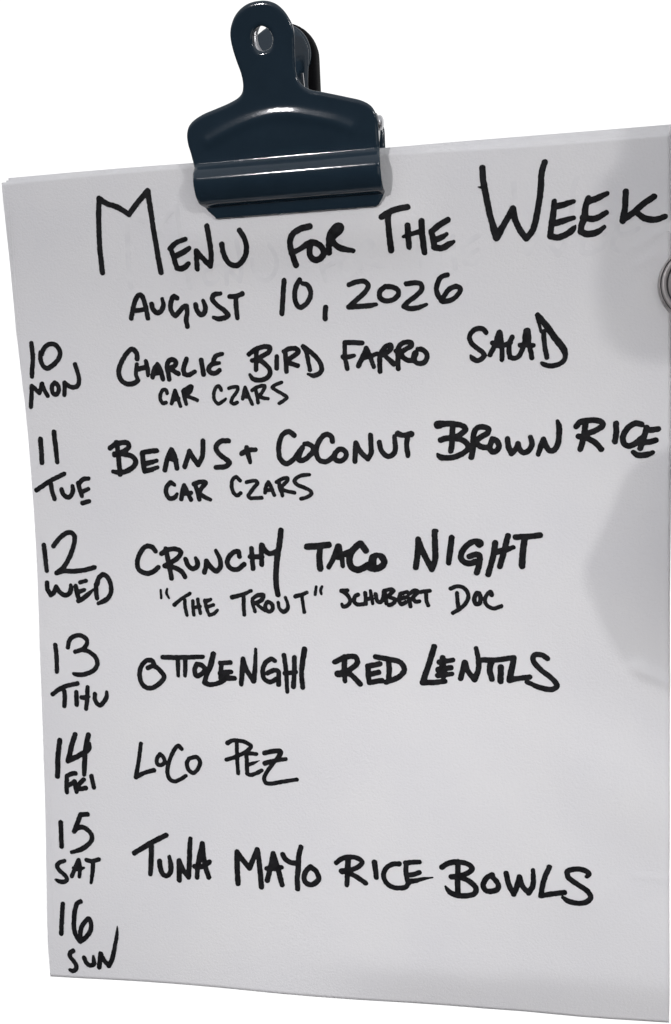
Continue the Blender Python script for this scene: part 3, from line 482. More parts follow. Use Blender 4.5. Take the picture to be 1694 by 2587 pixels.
  '55.00,136.40,1.22 55.10,133.61,1.22 55.64,131.13,1.22',
  '57.89,136.02,1.22 57.92,133.62,1.22 58.12,131.15,1.22',
  '59.69,136.63,1.22 60.08,134.04,1.22 60.54,131.73,1.22',
  '58.01,133.71,1.22 60.50,134.12,1.22',
  '62.23,136.24,1.22 62.75,133.65,1.22 63.69,131.07,1.21! 65.35,131.68,1.21 66.71,132.88,0.97',
  '62.42,135.84,1.54 64.30,136.53,1.21',
  '62.96,133.85,1.22 65.26,134.67,1.21',
  '72.11,137.37,1.61 75.81,138.29,1.36 78.91,139.61,1.20',
  '76.21,138.10,1.36 76.07,134.53,1.36 76.15,131.27,1.20',
  '80.04,132.49,1.20 79.33,134.94,1.20 79.21,136.92,1.20! 81.47,138.12,1.44 83.17,138.13,1.44 82.62,136.54,1.44 80.56,135.42,1.44! 81.72,134.16,1.20 83.49,132.98,1.44',
  '84.40,135.76,1.36 83.66,134.17,1.36 84.29,132.79,1.36 85.28,132.47,1.36 86.33,133.59,1.35 85.99,135.17,1.36 84.61,135.84,1.36',
  '88.29,135.57,1.19 88.72,133.40,1.19 90.08,132.42,1.43 91.53,133.61,1.35 91.51,135.39,1.19 90.87,137.28,1.11',
  '94.35,137.76,1.43 96.68,138.36,1.34 98.41,139.15,1.18',
  '96.66,137.96,1.19 96.87,135.01,1.19 97.24,132.33,1.19',
  '101.65,141.12,0.95 101.27,138.37,1.03',
  '103.75,141.13,0.87 103.19,139.95,0.95 103.42,138.57,0.87',
  '112.42,139.86,1.33 110.27,139.70,1.33! 112.37,138.22,1.33 113.16,136.27,1.33 112.24,134.70,1.33 110.74,134.29,1.33 110.30,135.08,1.10',
  '115.97,138.43,1.33 114.89,137.84,1.33 114.56,136.08,1.33 115.77,135.03,1.33 117.73,135.20,1.33',
  '118.44,139.03,1.32 118.58,135.20,1.25',
  '120.21,139.81,1.01 120.52,137.48,1.32 120.85,135.45,1.09',
  '118.56,136.88,1.32 120.51,137.09,1.32',
  '121.92,138.65,1.32 122.43,136.32,1.32 123.38,135.82,1.32 124.38,137.11,1.32 124.77,139.44,1.32',
  '125.04,139.44,1.32 125.49,135.48,1.32',
  '124.85,139.75,1.32 127.18,140.30,1.31 128.01,139.84,1.31 126.34,137.89,1.32 128.42,136.74,1.31 127.81,135.49,1.32 126.25,134.86,1.32',
  '130.21,138.69,1.31 129.77,136.75,1.31 130.50,135.28,1.31 132.05,135.91,1.31',
  '130.21,138.76,1.31 132.53,139.39,1.31',
  '129.78,136.94,1.31 132.49,137.73,1.31',
  '133.63,134.52,1.31 133.16,137.15,1.31',
  '133.09,138.70,1.31 135.22,139.94,1.31 136.17,139.56,1.30 134.40,137.55,1.31! 135.13,136.20,1.31 136.58,136.21,1.31',
  '137.20,139.41,1.30 140.10,139.81,1.30',
  '138.83,139.11,1.30 138.95,136.42,1.30 139.48,134.88,1.30',
  '149.09,139.17,1.29 149.19,136.49,1.29 149.52,134.20,1.44',
  '147.01,140.61,1.29 149.29,141.38,1.29 151.53,140.71,1.29 152.83,138.43,1.29 152.19,136.13,1.29 149.89,133.82,1.29 147.59,132.45,1.30',
  '155.62,139.21,1.43 154.84,137.68,1.44 155.11,135.59,1.44 156.30,135.60,1.43 156.79,137.70,1.43 156.36,139.02,1.43',
  '160.39,138.67,1.58 160.03,139.62,1.35 158.78,138.47,1.28 158.19,136.57,1.28 159.09,134.86,1.28 161.13,134.12,1.28 163.56,134.91,1.28'],
 'thirteen': [
  '6.49,120.11,1.57 6.76,116.14,1.57 6.70,110.47,1.43',
  '11.24,119.37,1.57 11.66,121.28,1.56 13.07,123.01,1.56 15.19,123.66,1.56 17.07,123.22,1.56 18.36,122.05,1.56 18.34,120.61,1.56 17.10,118.96,1.56 15.35,118.19,1.56 13.91,117.75,1.56',
  '16.13,118.50,1.56 18.21,118.16,1.56 20.26,117.01,1.56 21.73,115.40,1.56 22.04,113.41,1.56 21.02,111.59,1.56 18.87,110.28,1.57 16.16,109.60,1.57 13.87,109.66,1.57 12.92,109.92,1.05'],
 'thu': [
  '4.70,102.36,1.59 7.07,104.06,1.58 10.03,105.39,1.58 14.27,106.42,1.57',
  '9.21,103.54,1.58 9.25,101.16,1.59 8.92,98.21,1.59',
  '13.69,103.27,1.58 13.69,101.07,1.58 13.68,98.72,1.58',
  '18.05,105.09,1.57 17.73,101.16,1.58 17.19,97.40,1.50',
  '15.63,101.39,1.58 17.55,101.43,1.58 18.72,101.73,0.67',
  '20.72,102.77,1.57 20.58,101.22,1.57 21.31,99.42,1.57 22.44,98.81,1.57 24.02,100.03,1.57 25.04,101.87,1.57 25.20,103.51,1.19'],
 'lentils': [
  '40.82,112.41,1.63 42.82,113.15,1.63 45.60,111.21,1.63 46.63,109.12,1.63 44.81,106.99,1.63 41.70,105.26,1.64 39.08,106.05,1.64 37.75,108.77,1.64 38.04,112.15,1.64 40.24,114.92,1.63 42.43,114.95,1.63 43.18,113.49,1.63',
  '46.32,116.25,1.63 52.06,116.20,1.62 60.92,116.55,1.44',
  '51.82,115.69,1.62 51.78,109.83,1.19',
  '54.55,115.72,1.62 54.29,109.86,1.36',
  '58.69,114.02,1.61 57.77,112.00,1.61 58.35,109.92,1.61 60.09,110.36,1.61 61.87,112.26,1.61! 60.19,113.70,1.61 58.69,114.02,1.61',
  '64.68,117.51,1.86 63.63,113.74,1.95 61.78,109.55,1.61 61.29,107.45,1.78! 63.42,106.85,1.61 66.43,107.52,1.61 68.38,108.59,1.60',
  '67.07,114.41,1.60 70.70,114.66,1.60',
  '67.49,114.21,1.60 67.19,111.28,1.60 67.34,109.20,2.11',
  '67.17,110.87,2.20 70.81,111.41,1.52',
  '67.34,109.28,2.11 72.02,109.17,1.60',
  '74.29,107.20,1.60 74.85,111.79,1.76 75.20,115.95,1.59! 76.35,112.22,1.59 78.76,108.29,1.84! 79.31,112.25,1.59 79.82,119.40,1.09',
  '86.34,115.43,1.58 85.31,116.05,1.58 83.17,114.78,1.59 82.03,111.86,1.59 82.57,108.96,1.59 84.64,108.07,1.59 86.56,109.00,1.59',
  '83.68,111.05,1.59 86.02,112.11,1.58 87.48,111.71,1.58 87.53,109.43,1.58 87.46,107.14,1.59',
  '89.62,117.33,1.58 90.21,112.36,1.50 90.40,104.68,1.33',
  '93.26,116.61,1.58 93.12,111.97,1.58 92.62,106.50,1.58',
  '89.76,111.11,1.58 93.73,111.57,1.41',
  '96.88,119.53,1.82 96.13,115.31,1.82 95.59,111.17,1.58 95.86,106.28,1.58',
  '110.71,117.05,1.76 110.43,113.05,1.76 110.58,108.67,1.50',
  '107.28,115.24,1.77 110.54,116.78,1.76 114.28,117.10,1.76 115.03,115.25,1.76 112.56,112.82,1.76 108.24,111.14,1.77',
  '108.24,111.14,2.25 111.99,111.21,1.76 114.08,109.64,1.76 115.79,107.81,1.76',
  '118.55,113.98,1.75 122.71,114.85,1.75',
  '118.71,113.72,1.75 118.64,111.06,1.75 118.95,108.41,1.75! 123.36,109.14,1.75',
  '118.64,111.06,1.75 122.21,111.93,1.75',
  '121.29,117.21,1.75 125.39,116.49,1.74 129.57,115.51,1.74 130.99,113.17,1.74 129.46,110.76,1.74 124.67,108.64,1.75',
  '125.64,116.23,1.74 125.83,112.79,1.74 125.48,109.08,1.75',
  '141.16,120.98,1.87 139.50,115.71,1.88 137.02,108.84,1.89! 140.93,108.94,1.72 144.47,109.45,1.72',
  '143.94,117.37,1.72 143.86,113.19,2.29 143.98,111.37,2.29',
  '142.72,115.78,1.72 147.38,116.67,1.45',
  '142.31,113.26,1.88 146.61,114.04,1.71',
  '142.27,111.33,1.88 146.94,111.97,1.45',
  '149.75,110.48,1.76 150.57,113.36,1.76 151.22,115.87,1.96! 152.35,112.88,1.70 154.36,110.34,1.96! 155.69,113.48,1.70 155.74,117.11,1.70 155.04,120.72,1.44',
  '156.50,116.87,1.70 161.59,116.98,1.69 167.15,117.86,1.68',
  '160.06,116.69,2.15 159.41,113.57,1.84 160.07,110.59,1.84',
  '163.07,114.59,1.94 162.90,109.95,1.94',
  '167.40,117.87,1.68 166.60,114.25,1.93 165.79,110.38,1.94! 168.56,110.96,1.68 172.33,111.55,1.67',
  '178.13,117.80,1.72 176.16,118.95,1.67 173.92,118.76,1.67 173.55,116.96,1.67 176.10,113.92,1.67 179.55,111.16,1.66 181.11,108.78,1.66 179.51,107.58,1.66 176.03,108.03,1.67 171.46,109.84,1.42'],
 'fourteen': [
  '6.53,85.61,1.83 6.06,82.74,1.83 5.43,78.82,1.84 5.37,76.03,1.84 5.01,72.47,1.84',
  '12.53,87.88,1.82 11.28,84.59,1.83 10.24,81.08,1.83 9.37,78.20,1.72! 11.77,79.34,1.83 14.77,80.97,1.82 17.01,82.30,1.82 17.72,83.43,1.82 17.93,84.81,1.28',
  '17.63,87.97,1.81 16.69,84.77,1.82 15.99,80.60,1.82 15.59,76.44,1.82 15.32,73.52,1.57'],
 'fri': [
  '8.76,72.83,1.61 8.52,70.60,1.61 8.36,68.51,1.61 8.44,66.85,1.61',
  '8.84,72.83,1.61 10.34,73.59,1.60 12.04,73.80,1.60',
  '8.68,69.22,1.61 10.03,69.83,1.60 11.55,70.87,1.60',
  '11.76,70.60,1.60 11.90,68.67,1.60 12.21,67.23,1.60',
  '11.89,68.53,1.60 13.58,70.26,1.60 15.17,71.72,1.60',
  '12.46,68.14,1.60 14.23,68.36,1.60 15.86,68.70,1.60',
  '18.15,73.09,1.59 18.57,70.76,1.59 18.96,69.05,1.59'],
 'loco': [
  '37.30,85.47,1.41 36.33,79.79,1.41 34.99,73.36,1.63! 38.11,75.03,1.41 41.83,76.11,1.53',
  '44.20,81.91,1.40 42.97,80.21,1.40 43.20,78.33,1.40 44.48,78.03,1.40 45.81,79.24,1.40 45.32,80.98,1.40 44.20,81.91,1.40',
  '52.17,83.98,1.39 50.94,85.12,1.39 49.61,83.71,1.39 47.39,79.28,1.40 46.65,75.50,1.40 47.50,73.01,1.40 49.17,72.30,1.40 51.33,73.11,1.39 53.29,74.42,1.39',
  '54.80,80.63,1.39 53.89,78.94,1.39 54.43,76.53,1.39 56.09,75.53,1.39 57.83,77.03,1.39 58.64,79.55,1.38 57.57,81.19,1.38 54.80,80.63,1.39',
  '72.04,86.84,1.38 71.98,81.98,1.34 72.19,75.70,1.22',
  '68.84,86.46,1.73 70.43,87.24,1.39 73.03,87.29,1.38 75.61,86.58,1.38 77.08,85.42,1.38 75.95,84.00,1.38 72.41,81.99,1.39 68.23,80.50,1.39',
  '76.13,82.88,1.38 78.82,82.72,1.38',
  '75.27,83.13,1.38 75.44,78.81,1.39 75.33,75.77,1.39! 76.50,75.25,1.39 78.69,75.95,1.39 80.56,76.92,1.38',
  '75.77,78.81,1.39 77.74,79.50,1.08 79.93,80.45,0.30',
  '81.74,83.14,1.64 84.35,83.73,1.64 87.14,83.96,1.63 87.44,83.15,1.72 86.20,81.40,1.38 84.41,79.21,1.38 82.60,76.79,1.38 81.33,74.17,1.38 81.82,72.66,1.38 83.31,72.27,1.38 87.21,73.01,1.38 92.82,74.02,1.38',
  '81.73,79.48,1.68 84.88,80.40,1.51 89.09,81.20,1.38'],
 'fifteen': [
  '5.64,55.74,1.69 5.65,51.34,1.69 5.67,46.99,1.69',
  '16.14,59.18,1.67 13.39,58.91,1.68! 12.33,56.31,1.68 10.73,52.73,1.68! 12.25,54.10,1.68 14.22,54.39,1.67 16.15,53.38,1.67 17.46,51.61,1.67 17.40,49.96,1.67 15.58,47.84,1.67 12.99,46.22,1.68 9.51,45.06,1.26'],
 'sat': [
  '6.64,41.78,1.42 4.52,40.91,1.54 3.69,39.74,1.54 4.63,38.13,1.54 6.57,36.59,1.54 7.47,35.16,1.54 6.29,34.16,1.54 4.50,34.13,1.54 2.92,34.67,0.97',
  '9.34,36.40,1.53 10.40,38.68,1.61 12.18,42.39,1.53! 12.59,39.74,1.53 12.29,36.31,1.26',
  '10.02,39.36,1.15 12.38,39.27,1.53 14.26,39.75,0.69',
  '11.85,40.99,1.72 11.20,39.29,1.91',
  '15.23,42.57,1.52 17.18,42.32,1.52 19.92,43.02,1.51',
  '17.75,42.07,1.52 17.35,38.19,1.52 16.74,34.46,1.10'],
 'sixteen': [
  '5.45,25.92,1.67 4.96,21.28,1.67 4.37,14.86,1.68',
  '12.44,27.35,1.65 11.13,26.60,1.65 10.26,24.49,1.66 9.61,20.70,1.66 9.62,16.37,1.67 10.59,13.80,1.67 11.72,12.47,1.67! 14.18,14.45,1.66 15.86,17.03,1.66 16.16,19.49,1.65 15.35,21.21,1.65 13.62,19.68,1.66 12.35,17.71,1.66 11.49,13.87,1.67'],
 'sun': [
  '8.76,8.82,1.64 7.52,7.86,1.64 7.45,6.51,1.65 8.76,4.91,1.64 9.67,3.26,1.64 9.40,1.90,1.65 8.17,1.22,1.65 7.08,1.47,1.30',
  '12.91,6.58,1.64 13.51,4.92,1.64 14.84,3.88,1.63 16.44,4.39,1.63 16.66,5.74,1.63 16.49,7.44,0.89',
  '18.54,3.32,1.63 18.98,6.30,1.62 19.35,8.61,1.62! 20.45,6.41,1.62 22.29,4.27,1.62! 23.57,6.64,1.62 24.98,11.84,1.49 25.95,16.60,1.10 26.16,19.23,0.42'],
 'tuna': [
  '33.42,46.05,1.77 36.56,48.01,1.77 40.16,50.22,1.76 45.43,52.95,1.75',
  '39.90,49.30,1.76 39.63,44.04,1.76 39.23,38.67,1.49',
  '42.77,43.55,1.75 42.93,40.98,1.75 44.03,38.74,1.75 45.42,38.45,1.75 46.62,39.97,1.75 46.80,42.25,1.75 46.31,45.31,1.24',
  '49.78,37.01,1.74 49.78,40.99,1.74 49.86,43.95,1.74! 51.05,41.03,1.74 53.16,38.15,1.74! 53.50,42.25,1.74 53.75,46.80,1.74 54.13,51.92,1.51',
  '56.22,38.13,1.51 56.61,42.34,1.74 58.45,50.34,1.74! 58.77,45.81,1.73 59.56,41.30,1.73 60.45,38.38,1.73',
  '55.45,42.08,1.74 58.44,42.17,1.73 60.78,43.83,1.73',
  '58.13,47.38,2.05 57.59,44.64,2.06',
  '70.85,36.41,1.77 70.76,41.94,1.77 70.81,47.70,1.77! 72.66,45.16,1.77 75.08,42.07,1.76! 76.52,45.27,1.76 78.08,48.71,1.76! 78.73,43.32,1.76 79.23,35.58,1.76',
  '81.32,37.90,1.76 82.55,42.33,1.76 83.70,47.54,1.76! 84.84,43.53,1.76 86.60,36.61,1.75',
  '81.19,42.16,1.53 83.90,42.26,1.80 86.51,42.74,1.48',
  '83.65,45.73,2.03 83.72,44.16,2.03',
  '87.07,47.32,1.76 88.04,45.67,1.75 89.82,44.61,1.75 91.83,44.36,1.75',
  '93.55,50.14,1.75 92.80,47.20,1.75 92.47,42.71,1.79 92.06,39.34,1.75 92.09,35.44,1.75',
  '96.75,43.34,1.75 95.14,41.70,1.75 94.38,39.44,1.75 95.06,37.69,1.75 96.84,37.10,1.74 98.77,38.08,1.74 99.58,39.46,1.74 98.73,41.87,1.74 96.75,43.34,1.75',
  '110.16,47.10,1.90 109.83,43.35,1.89 109.47,37.62,1.49',
  '105.95,45.24,1.65 108.03,46.85,1.65 110.79,47.50,1.65 113.28,47.28,1.64 114.94,46.13,1.64 113.97,44.59,1.64 110.69,42.90,1.64 107.81,42.36,2.05',
  '110.92,41.67,1.64 113.14,40.57,1.64 116.04,38.77,1.64',
  '119.33,46.16,1.88 119.79,40.94,1.63',
  '127.82,46.20,1.72 125.61,45.94,1.63 123.37,44.43,1.63 122.33,41.89,1.63 123.03,39.71,1.63 124.97,38.11,1.63 127.66,37.80,1.62 129.87,38.32,1.62 130.93,39.75,1.62',
  '130.23,46.61,1.62 130.09,43.39,1.62 130.53,40.46,1.62',
  '129.98,46.64,1.62 132.48,47.05,1.62 134.80,47.33,1.47',
  '130.69,42.44,1.57 132.89,42.89,1.62 134.66,43.65,1.62',
  '130.65,40.47,1.62 132.85,40.62,1.62 136.03,41.57,1.18 139.24,42.23,0.39',
  '147.89,48.31,1.75 147.61,42.57,1.75 147.62,37.22,1.75',
  '142.38,45.99,1.76 144.64,47.54,1.75 147.89,48.12,1.75 151.10,47.66,1.74 152.58,46.39,1.74 151.77,45.05,1.74 148.88,43.57,1.75 145.46,42.91,1.75',
  '145.46,42.91,1.75 148.87,42.83,1.75 152.06,41.38,1.74 153.74,39.27,1.74 153.07,37.46,1.74 150.55,36.67,1.75 147.33,36.57,1.75 144.83,37.59,1.75 143.49,39.42,0.80',
  '159.22,44.41,1.74 157.26,43.18,1.74 156.15,40.53,1.74 157.01,38.92,1.74 158.78,38.67,1.74 160.92,39.72,1.74 161.12,41.21,1.74 159.91,42.98,1.74 158.69,44.19,1.74',
  '163.83,45.25,1.73 164.65,41.43,1.73 166.19,38.21,1.73! 167.28,40.86,1.73 168.20,44.31,1.73! 169.04,41.34,1.73 171.10,38.90,1.73! 172.54,41.57,1.72 172.67,46.90,1.29',
  '178.00,48.32,1.63 176.04,43.27,1.64 175.11,38.25,1.72! 178.42,39.03,1.72 182.75,39.87,1.71',
  '190.02,45.71,1.33 190.88,46.46,1.40 189.52,47.66,1.68 186.78,48.07,1.68 183.86,47.09,1.69 184.01,45.22,1.69 187.08,42.86,1.69 190.14,40.86,1.69 191.22,38.74,1.69 189.77,37.02,1.70 187.02,36.49,1.70 183.93,37.02,1.71 182.28,38.19,1.21']}
def stroke(txt):
    cur, out = [], []
    for k in txt.split():
        c = k.endswith('!'); q = [float(v) for v in k.rstrip('!').split(',')]
        cur.append(q)
        if c: out.append(catmull(cur, 8)); cur = [q]
    if len(cur) > 1: out.append(catmull(cur, 8))
    return np.vstack(out)
rng = np.random.default_rng(5)
def smooth_noise(X, Y, cell):
    gx = np.floor(X / cell).astype(int); gy = np.floor(Y / cell).astype(int); u = X / cell - gx; v = Y / cell - gy
    hsh = lambda i, j: (np.sin(i * 127.1 + j * 311.7) * 43758.5453) % 1.0
    u = u * u * (3 - 2 * u); v = v * v * (3 - 2 * v)
    return (hsh(gx, gy) * (1 - u) + hsh(gx + 1, gy) * u) * (1 - v) + (hsh(gx, gy + 1) * (1 - u) + hsh(gx + 1, gy + 1) * u) * v - .5
def ink_mesh(name, strokes_, lift, material, parent, h=.2, off=(0, 0), gain=1.1):
    Q = [stroke(s) for s in strokes_]
    Q = [np.c_[q[:, 0] + off[0], q[:, 1] + off[1], q[:, 2] * gain] for q in Q]
    A = np.vstack(Q); lo = A[:, :2].min(0) - 2.5; hi = A[:, :2].max(0) + 2.5
    xs = np.arange(lo[0], hi[0], h); ys = np.arange(lo[1], hi[1], h)
    X, Y = np.meshgrid(xs, ys); phi = np.full(X.shape, 9.)
    for q in Q:
        for a_, b_ in zip(q[:-1], q[1:]):
            rr = max(a_[2], b_[2]) / 2 + 3 * h
            i0 = max(int((min(a_[0], b_[0]) - rr - lo[0]) / h), 0); i1 = int((max(a_[0], b_[0]) + rr - lo[0]) / h) + 2
            j0 = max(int((min(a_[1], b_[1]) - rr - lo[1]) / h), 0); j1 = int((max(a_[1], b_[1]) + rr - lo[1]) / h) + 2
            x_, y_ = X[j0:j1, i0:i1], Y[j0:j1, i0:i1]
            v = b_[:2] - a_[:2]; L = v @ v + 1e-9
            t = np.clip(((x_ - a_[0]) * v[0] + (y_ - a_[1]) * v[1]) / L, 0, 1)
            sd = np.hypot(x_ - a_[0] - t * v[0], y_ - a_[1] - t * v[1]) - (a_[2] + (b_[2] - a_[2]) * t) / 2
            phi[j0:j1, i0:i1] = np.minimum(phi[j0:j1, i0:i1], sd)
    phi = phi + .13 * smooth_noise(X, Y, .9) + .1 * smooth_noise(X + 50, Y, .45)
    V2, F, _ = field(phi, lo[0], lo[1], h)
    return mesh(name, np.c_[V2[:, 0], -(bump(V2[:, 0], V2[:, 1]) + lift), V2[:, 1]], F, material, parent)
LINES = [('title', 'handwritten_title', 'large lettering MENU FOR THE WEEK across the top'),
 ('date', 'handwritten_date', 'date line AUGUST 10, 2026'),
 ('ten', 'day_number', 'number 10'), ('mon', 'day_name', 'word MON'), ('farro_salad', 'menu_entry', 'entry CHARLIE BIRD FARRO SALAD'), ('car_czars_mon', 'menu_note', 'smaller note CAR CZARS under the MON entry'),
 ('eleven', 'day_number', 'number 11'), ('tue', 'day_name', 'word TUE'), ('beans', 'menu_entry', 'entry BEANS + COCONUT BROWN RICE'), ('car_czars_tue', 'menu_note', 'smaller note CAR CZARS under the TUE entry'),
 ('twelve', 'day_number', 'number 12'), ('wed', 'day_name', 'word WED'), ('crunchy', 'menu_entry', 'entry CRUNCHY TACO NIGHT'), ('trout', 'menu_note', 'smaller note "THE TROUT" SCHUBERT DOC'),
 ('thirteen', 'day_number', 'number 13'), ('thu', 'day_name', 'word THU'), ('lentils', 'menu_entry', 'entry OTTOLENGHI RED LENTILS'),
 ('fourteen', 'day_number', 'number 14'), ('fri', 'day_name', 'word FRI'), ('loco', 'menu_entry', 'entry LOCO PEZ'),
 ('fifteen', 'day_number', 'number 15'), ('sat', 'day_name', 'word SAT'), ('tuna', 'menu_entry', 'entry TUNA MAYO RICE BOWLS'),
 ('sixteen', 'day_number', 'number 16'), ('sun', 'day_name', 'word SUN')]
for n_, (key, nm, lab) in enumerate(LINES):
    o = ink_mesh(nm, INK[key], .09 + .002 * n_, INKM, menu)
    o['label'] = 'black marker ' + lab
g = ink_mesh('ink_show_through', INK['title'], .05, GHOST, menu, h=.35, off=(9.5, -5.2), gain=.95)
g['label'] = 'faint grey writing showing through from the sheet below the title'

# ---------------------------------------------------------------- the bulldog clip
O_ = [100.875,267.762]; TH = 0.013088068381772004
clip = empty('bulldog_clip', (O_[0] * MM, 0, O_[1] * MM), (0, -TH, 0))
tag(clip, 'navy enamelled bulldog clip with a holed handle, biting the top edge of the paper stack', 'bulldog clip')
PF = np.array([[0.0,0.8,-4.5],[0.23,0.87,-4.281],[0.46,0.941,-4.063],[0.689,1.011,-3.844],[0.921,1.081,-3.623],[1.154,1.15,-3.4],[1.405,1.223,-3.16],[1.663,1.297,-2.913],[1.921,1.369,-2.666],[2.17,1.438,-2.426],[2.404,1.5,-2.2],[2.582,1.543,-2.028],[2.752,1.581,-1.862],[2.915,1.617,-1.703],[3.074,1.656,-1.549],[3.229,1.7,-1.4],[3.366,1.74,-1.27],[3.499,1.777,-1.141],[3.629,1.819,-1.018],[3.757,1.875,-0.903],[3.885,1.95,-0.8],[4.038,2.063,-0.698],[4.199,2.199,-0.611],[4.371,2.354,-0.534],[4.553,2.522,-0.465],[4.743,2.7,-0.4],[5.019,2.965,-0.325],[5.322,3.263,-0.268],[5.641,3.578,-0.219],[5.963,3.896,-0.166],[6.274,4.2,-0.1],[6.568,4.485,-0.03],[6.859,4.768,0.039],[7.149,5.047,0.118],[7.444,5.325,0.218],[7.75,5.6,0.35],[8.139,5.929,0.557],[8.552,6.259,0.806],[8.981,6.583,1.087],[9.418,6.899,1.389],[9.851,7.2,1.7],[10.315,7.51,2.046],[10.793,7.812,2.415],[11.275,8.1,2.802],[11.752,8.365,3.199],[12.217,8.6,3.6],[12.658,8.796,3.994],[13.104,8.971,4.405],[13.544,9.122,4.818],[13.967,9.249,5.221],[14.359,9.35,5.6],[14.641,9.411,5.876],[14.909,9.458,6.14],[15.167,9.488,6.396],[15.419,9.503,6.648],[15.672,9.5,6.9],[15.918,9.481,7.146],[16.165,9.446,7.39],[16.412,9.396,7.631],[16.658,9.331,7.869],[16.903,9.25,8.1],[17.155,9.148,8.331],[17.412,9.027,8.558],[17.672,8.892,8.779],[17.93,8.748,8.993],[18.184,8.6,9.2],[18.428,8.448,9.391],[18.673,8.285,9.573],[18.916,8.117,9.75],[19.156,7.953,9.924],[19.389,7.8,10.1],[19.598,7.666,10.26],[19.804,7.532,10.417],[20.006,7.405,10.575],[20.202,7.293,10.735],[20.392,7.2,10.9],[20.561,7.135,11.056],[20.73,7.084,11.217],[20.897,7.045,11.38],[21.061,7.018,11.542],[21.221,7.0,11.7],[21.359,6.994,11.838],[21.49,6.998,11.969],[21.623,7.011,12.102],[21.765,7.029,12.243],[21.924,7.05,12.4],[22.196,7.09,12.669],[22.496,7.143,12.964],[22.823,7.205,13.285],[23.175,7.275,13.63],[23.552,7.35,14.0],[24.154,7.472,14.589],[24.809,7.611,15.229],[25.521,7.763,15.925],[26.294,7.927,16.68],[27.132,8.1,17.5],[28.612,8.394,18.951],[30.293,8.718,20.6],[32.1,9.066,22.373],[33.96,9.43,24.198],[35.8,9.8,26.0],[37.797,10.216,27.954],[39.846,10.651,29.956],[41.921,11.098,31.981],[43.994,11.551,34.004],[46.039,12.0,36.0],[47.969,12.426,37.882],[49.85,12.845,39.716],[51.741,13.27,41.558],[53.701,13.717,43.467],[55.791,14.2,45.5],[58.687,14.882,48.315],[61.814,15.631,51.351],[65.039,16.409,54.48],[68.225,17.178,57.573],[71.24,17.9,60.5],[73.708,18.486,62.897],[76.088,19.049,65.209],[78.418,19.6,67.473],[80.734,20.147,69.724],[83.076,20.7,72.0]])                       # arc length, depth, height of the pressed front plate
TOP = np.array([[-30.79,21.53],[-31.4,25.18],[-31.9,27.73],[-31.92,30.38],[-31.03,32.83],[-29.36,34.43],[-25.95,36.08],[-21.74,37.28],[-16.96,38.68],[-13.95,39.98],[-12.65,41.28],[-12.12,43.43],[-12.33,46.53],[-13.31,50.18],[-14.23,54.33],[-14.46,57.88],[-13.7,60.83],[-11.64,63.83],[-8.04,65.98],[-3.28,66.43],[0.19,65.43],[2.71,63.33],[4.57,60.18],[5.46,56.63],[5.3,53.43],[4.96,48.43],[4.99,44.88],[6.07,42.23],[8.66,40.23],[12.46,39.18],[19.48,37.18],[24.84,35.43],[27.44,33.53],[28.76,30.48],[28.93,25.28],[28.92,20.83]]); HOLE = np.array([[-4.64,59.48],[-6.38,58.83],[-7.45,56.93],[-7.43,54.68],[-6.23,52.88],[-4.32,52.48],[-2.27,53.28],[-1.35,55.58],[-1.9,57.63],[-3.19,58.98]]); RIDGE = np.array([[-24.91,27.78],[-17.89,30.63],[-11.92,32.48],[-4.94,33.68],[1.86,33.63],[9.57,31.88],[16.11,29.93],[20.4,27.98]])
shoulder = catmull(TOP, 5)
outline = np.vstack([[(-26.3, .35), (-26.9, 0)][::-1], [(-28.6, 2.7), (-29.8, 4.6), (-30.3, 6.5), (-30.55, 10), (-30.5, 16), (-30.55, 20)], shoulder,
                     [(29.1, 20), (29.3, 16), (29.35, 10), (29.4, 6.8), (29.4, 4.6), (28.5, 2.7), (27.1, .6), (26.2, 0)]])
hole = catmull(HOLE, 6, True)
def press(V, prof, sign, T_add=None):
    s = V[:, 1]; d = np.interp(s, prof[:, 0], prof[:, 1]); h = np.interp(s, prof[:, 0], prof[:, 2])
    e_ = .35
    d1 = np.interp(s + e_, prof[:, 0], prof[:, 1]) - np.interp(s - e_, prof[:, 0], prof[:, 1])
    h1 = np.interp(s + e_, prof[:, 0], prof[:, 2]) - np.interp(s - e_, prof[:, 0], prof[:, 2])
    L = np.hypot(d1, h1) + 1e-9; nd, nh = h1 / L, -d1 / L
    t = V[:, 2] + (0 if T_add is None else T_add)
    return np.c_[V[:, 0], -(sign * (d + nd * t)), h + nh * t]
def ridge_h(V, amp):
    R_ = catmull(RIDGE, 8); D = np.full(len(V), 1e9); fr = np.zeros(len(V)); n = len(R_) - 1
    for i in range(n):
        v = R_[i + 1] - R_[i]; L = v @ v; t = np.clip(((V[:, :2] - R_[i]) @ v) / L, 0, 1)
        q = np.hypot(*(V[:, :2] - R_[i] - t[:, None] * v).T); m_ = q < D
        D = np.where(m_, q, D); fr = np.where(m_, (i + t) / n, fr)
    return amp * np.exp(-(D / 1.9) ** 2)
V, F, _ = slab(outline, .3, .6, 1.5, holes=[hole])
fixnormals(mesh('front_plate', press(V, PF, 1, ridge_h(V, .40)), F, NAVY, clip))
front = clip.children[-1]
# rear plate: same blank, less splayed handle
hs = PF[:, 2]
db0 = np.where(PF[:, 1] > .95, .95 + (PF[:, 1] - .95) * .55, PF[:, 1])
db = np.where(hs < 12.0, db0, 0)
k0 = np.argmax(hs > 12.0); db[k0:] = db0[k0] + np.interp(hs[k0:], [12.0, 30, 34, 75], [0, -.6, -.5, 3.5])
PB = np.c_[PF[:, 0], db + 1.0, hs]
V, F, _ = slab(outline, .4, .6, 1.3, holes=[hole])
fixnormals(mesh('back_plate', press(V, PB, -1, -ridge_h(V, .6)), F, NAVY, clip))
